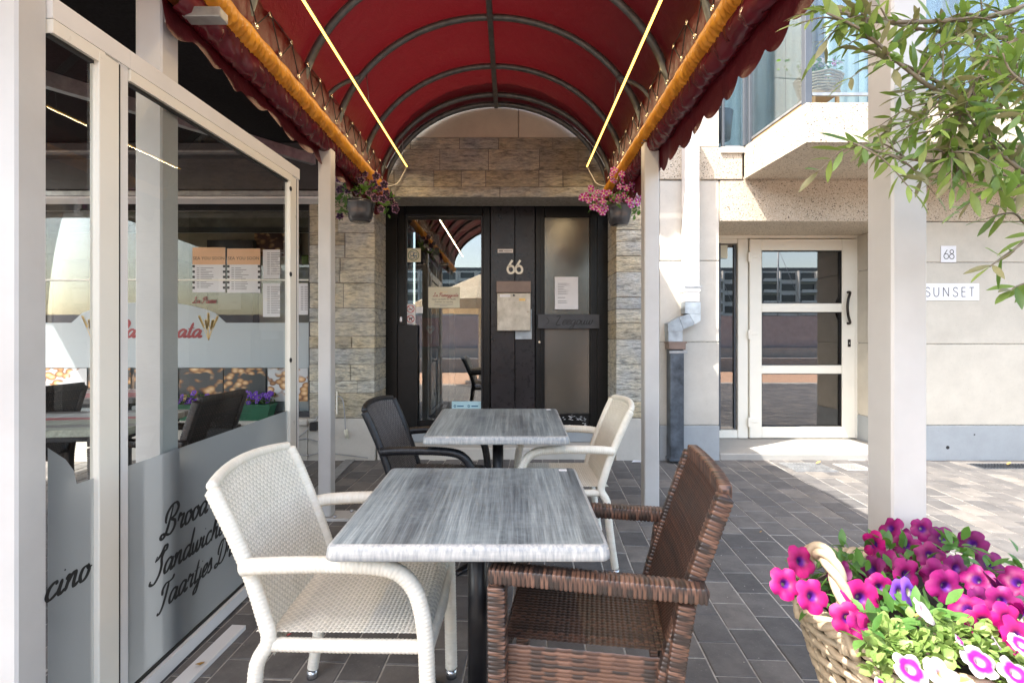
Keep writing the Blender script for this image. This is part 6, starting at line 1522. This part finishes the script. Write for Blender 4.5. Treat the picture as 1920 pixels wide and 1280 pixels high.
mb = MB(); mb.cyl(P(648,805,Y-.015), P(651,820,Y-.015), .017, 12); mb.cyl(P(651,820,Y-.015), P(652,823,Y-.015), .009, 8); part('plug', mb, cream_card, hc_)
mb = MB(); mb.box(PX(630,Y), PX(632.5,Y), YF-.03, YF-.012, PZ(775,YF), PZ(733,YF), .003); part('conduit', mb, cream_lac, hc_)
dleaf = _lime('dry_leaf', (.42,.25,.08))
for lab, px, py, m, sz in (('dry ochre leaf on the paving at the foot of the glass screen', 350, 1262, dleaf, .06), ('curled ochre leaf on the dimpled cover plate', 1530, 871, dleaf, .06), ('tiny pink petal on the paving under the foreground ivory chair', 536, 1197, plast_red, .022), ('dry leaf on the drain grate at the far right wall', 1888, 873, dleaf, .06), ('small yellow leaf on the shaded paving right of the brown chair', 1424, 1001, dleaf, .02)):
    p = G(px, py); mb = MB(); vs, fs = leaf_verts(sz, sz*.45, (1,.4,0), (0,0,1), -.3, .5); mb.add([p+Vector((0,0,.006))+v for v in vs], fs, True); single('fallen_leaf' if m is dleaf else 'petal', mb, m, lab, 'leaf' if m is dleaf else 'petal')
mb = MB(); p = G(1196,868); mb.add([p+Vector(v) for v in ((-.06,0,.004),(.05,.01,.004),(.06,.05,.006),(-.03,.045,.012))], [(0,1,2,3)]); single('paper_scrap', mb, white_paper, 'scrap of white paper on the paving by the right stone pier', 'litter')
# ---------------------------------------------------------------- across the street (seen only in reflections)
fa = thing('quay_apartment_block', 'long white apartment block with balconies across the harbour, mirrored in the cream door', 'building', (60, -125, 0))
mb = MB(); mb.box(-60, 130, -140, -125, -.2, 18); part('wall', mb, facem, fa)
mb = MB(); mb.box(-60, 130, -138, -127, 18.01, 19.2); part('roof_storey', mb, wing, fa)
rr = random.Random(4); winmb = MB(); balmb = MB()
for i in range(38):
    for j in range(6):
        x = -58+i*4.95; z = .8+j*2.9; winmb.box(x, x+3.6, -124.99, -124.9, z+.5, z+2.3); 
        if i % 3 != 2: balmb.box(x-.3, x+3.9, -124.98, -123.6, z-.1, z+.1); balmb.box(x-.3, x+3.9, -123.7, -123.6, z+.1, z+.7)
        if j == 0: balmb.box(x+4.0, x+4.3, -124.97, -123.8, .2, 18)
part('window', winmb, wing, fa, stuff=True); part('balcony', balmb, facem, fa, stuff=True)
for k in range(9):
    x = -10+k*9+rr.uniform(-2,2); y = -40-rr.uniform(0,25); t = thing('sailing_boat', 'moored white sailing boat, one of the masts mirrored in the cream door panes', 'boat', (x, y, -.25), 0, 'sailing boats in the harbour')
    mb = MB(); mb.add([(x-4,y-1.2,.9),(x+3,y-1.2,.9),(x+5.2,y,1.1),(x+3,y+1.2,.9),(x-4,y+1.2,.9),(x-3.6,y-.8,-.24),(x+3,y-.7,-.24),(x+4.4,y,-.24),(x+3,y+.7,-.24),(x-3.6,y+.8,-.24)], [(0,1,2,3,4),(0,5,6,1),(1,6,7,2),(2,7,8,3),(3,8,9,4),(4,9,5,0)]); part('hull', mb, alu_w, t)
    mb = MB(); h = rr.uniform(10,15); mb.tube([(x,y,1),(x+rr.uniform(-.2,.2),y,h)], .09, 6); mb.tube([(x,y,h*.93),(x+4.8,y,1.2)], .03, 4); mb.tube([(x,y,1.8),(x-3.6,y,1.9)], .07, 6); part('mast', mb, galv, t)
mb = MB(); mb.box(-30, 45, -11.0, -10.6, -.29, 2.1); single('quay_wall', mb, lilac, 'lilac-grey flood wall along the quay, mirrored in the cream door', 'wall')
mb = MB(); mb.box(-30, 45, -10.3, -9.6, -.29, .35); mb.box(-30, 45, -10.55, -10.31, -.29, .75); single('quay_bench', mb, concr, 'long stepped stone bench in front of the quay wall, mirrored in the cream door', 'bench')
ob = thing('lifebuoy_post', 'orange lifebuoy box on an orange post by the quay wall, mirrored in the cream door', 'post', (6.9, -4.3, -.16))
mb = MB(); mb.box(6.75, 7.1, -4.4, -4.2, 1.15, 1.75, .02); part('box', mb, orangep, ob); mb = MB(); mb.cyl((6.92,-4.3,-.16), (6.92,-4.3,1.149), .045, 10); part('pole', mb, orangep, ob)
pa = thing('cream_parasol', 'large cream parasol on the terrace across, mirrored in the dark door glass', 'parasol', (-.95, -4.6, -.16))
mb = MB(); n = 8; vs = [(-.95,-4.6,3.1)]+[(-.95+2.0*math.cos(2*math.pi*k/n), -4.6+2.0*math.sin(2*math.pi*k/n), 2.25) for k in range(n)]+[(-.95+2.0*math.cos(2*math.pi*k/n), -4.6+2.0*math.sin(2*math.pi*k/n), 1.98) for k in range(n)]
mb.add(vs, [(0,1+k,1+(k+1)%n) for k in range(n)]+[(1+k,1+n+k,1+n+(k+1)%n,1+(k+1)%n) for k in range(n)]); part('cloth', mb, creamcloth, pa)
mb = MB(); mb.cyl((-.95,-4.6,-.16), (-.95,-4.6,3.05), .05, 10); part('pole', mb, cream_lac, pa); mb = MB(); mb.lathe([(.0,.0),(.45,.0),(.45,.08),(.08,.14),(.0,.14)], (-.95,-4.6,-.16), 20); part('base', mb, concr, pa)

ua = thing('upper_awning', 'scalloped red awning over the first floor of the restaurant, above the barrel canopy', 'awning', (-2, YF, 4.0))
mb = MB(); mb.add([(-6,YF-.02,4.75),(1.02,YF-.02,4.75),(1.02,4.38,4.20),(-6,4.38,4.20)], [(0,1,2,3)]); part('cloth', mb, red_f, ua)
mb = MB(); nn = 7*28; vs = []
for k in range(nn+1):
    x = -6+7.02*k/nn; ph_ = (x/.20) % 1; vs += [(x, 4.375, 4.20), (x, 4.37, 4.07-.07*(1-abs(2*ph_-1)**1.6))]
mb.add(vs, [(2*k,2*k+2,2*k+3,2*k+1) for k in range(nn)]); part('scalloped_valance', mb, red_f, ua)
for x in (-5.9, -2.4, .95):
    mb = MB(); mb.tube([(x,YF,4.3),(x,4.38,4.19)], .018, 8); part('bracket_arm', mb, galv, ua)

rr = random.Random(77); mb = MB()
for k in range(520):
    Y = rr.uniform(1.7, 4.9); X = rr.uniform(-1.2, 4.2)
    if rr.random() < .5: X = rr.uniform(.6, 3.2)
    r_ = rr.uniform(.0015, .0045); z = gz(Y)+.0025; a = rr.uniform(0, 6.28)
    mb.add([(X+r_*math.cos(a+q_*2.1), Y+r_*1.3*math.sin(a+q_*2.1), z+(.001 if q_ else .003)) for q_ in range(3)], [(0,1,2)])
o = link('grit', mb.mesh('grit'), jointm, pavement); o['kind'] = 'stuff'
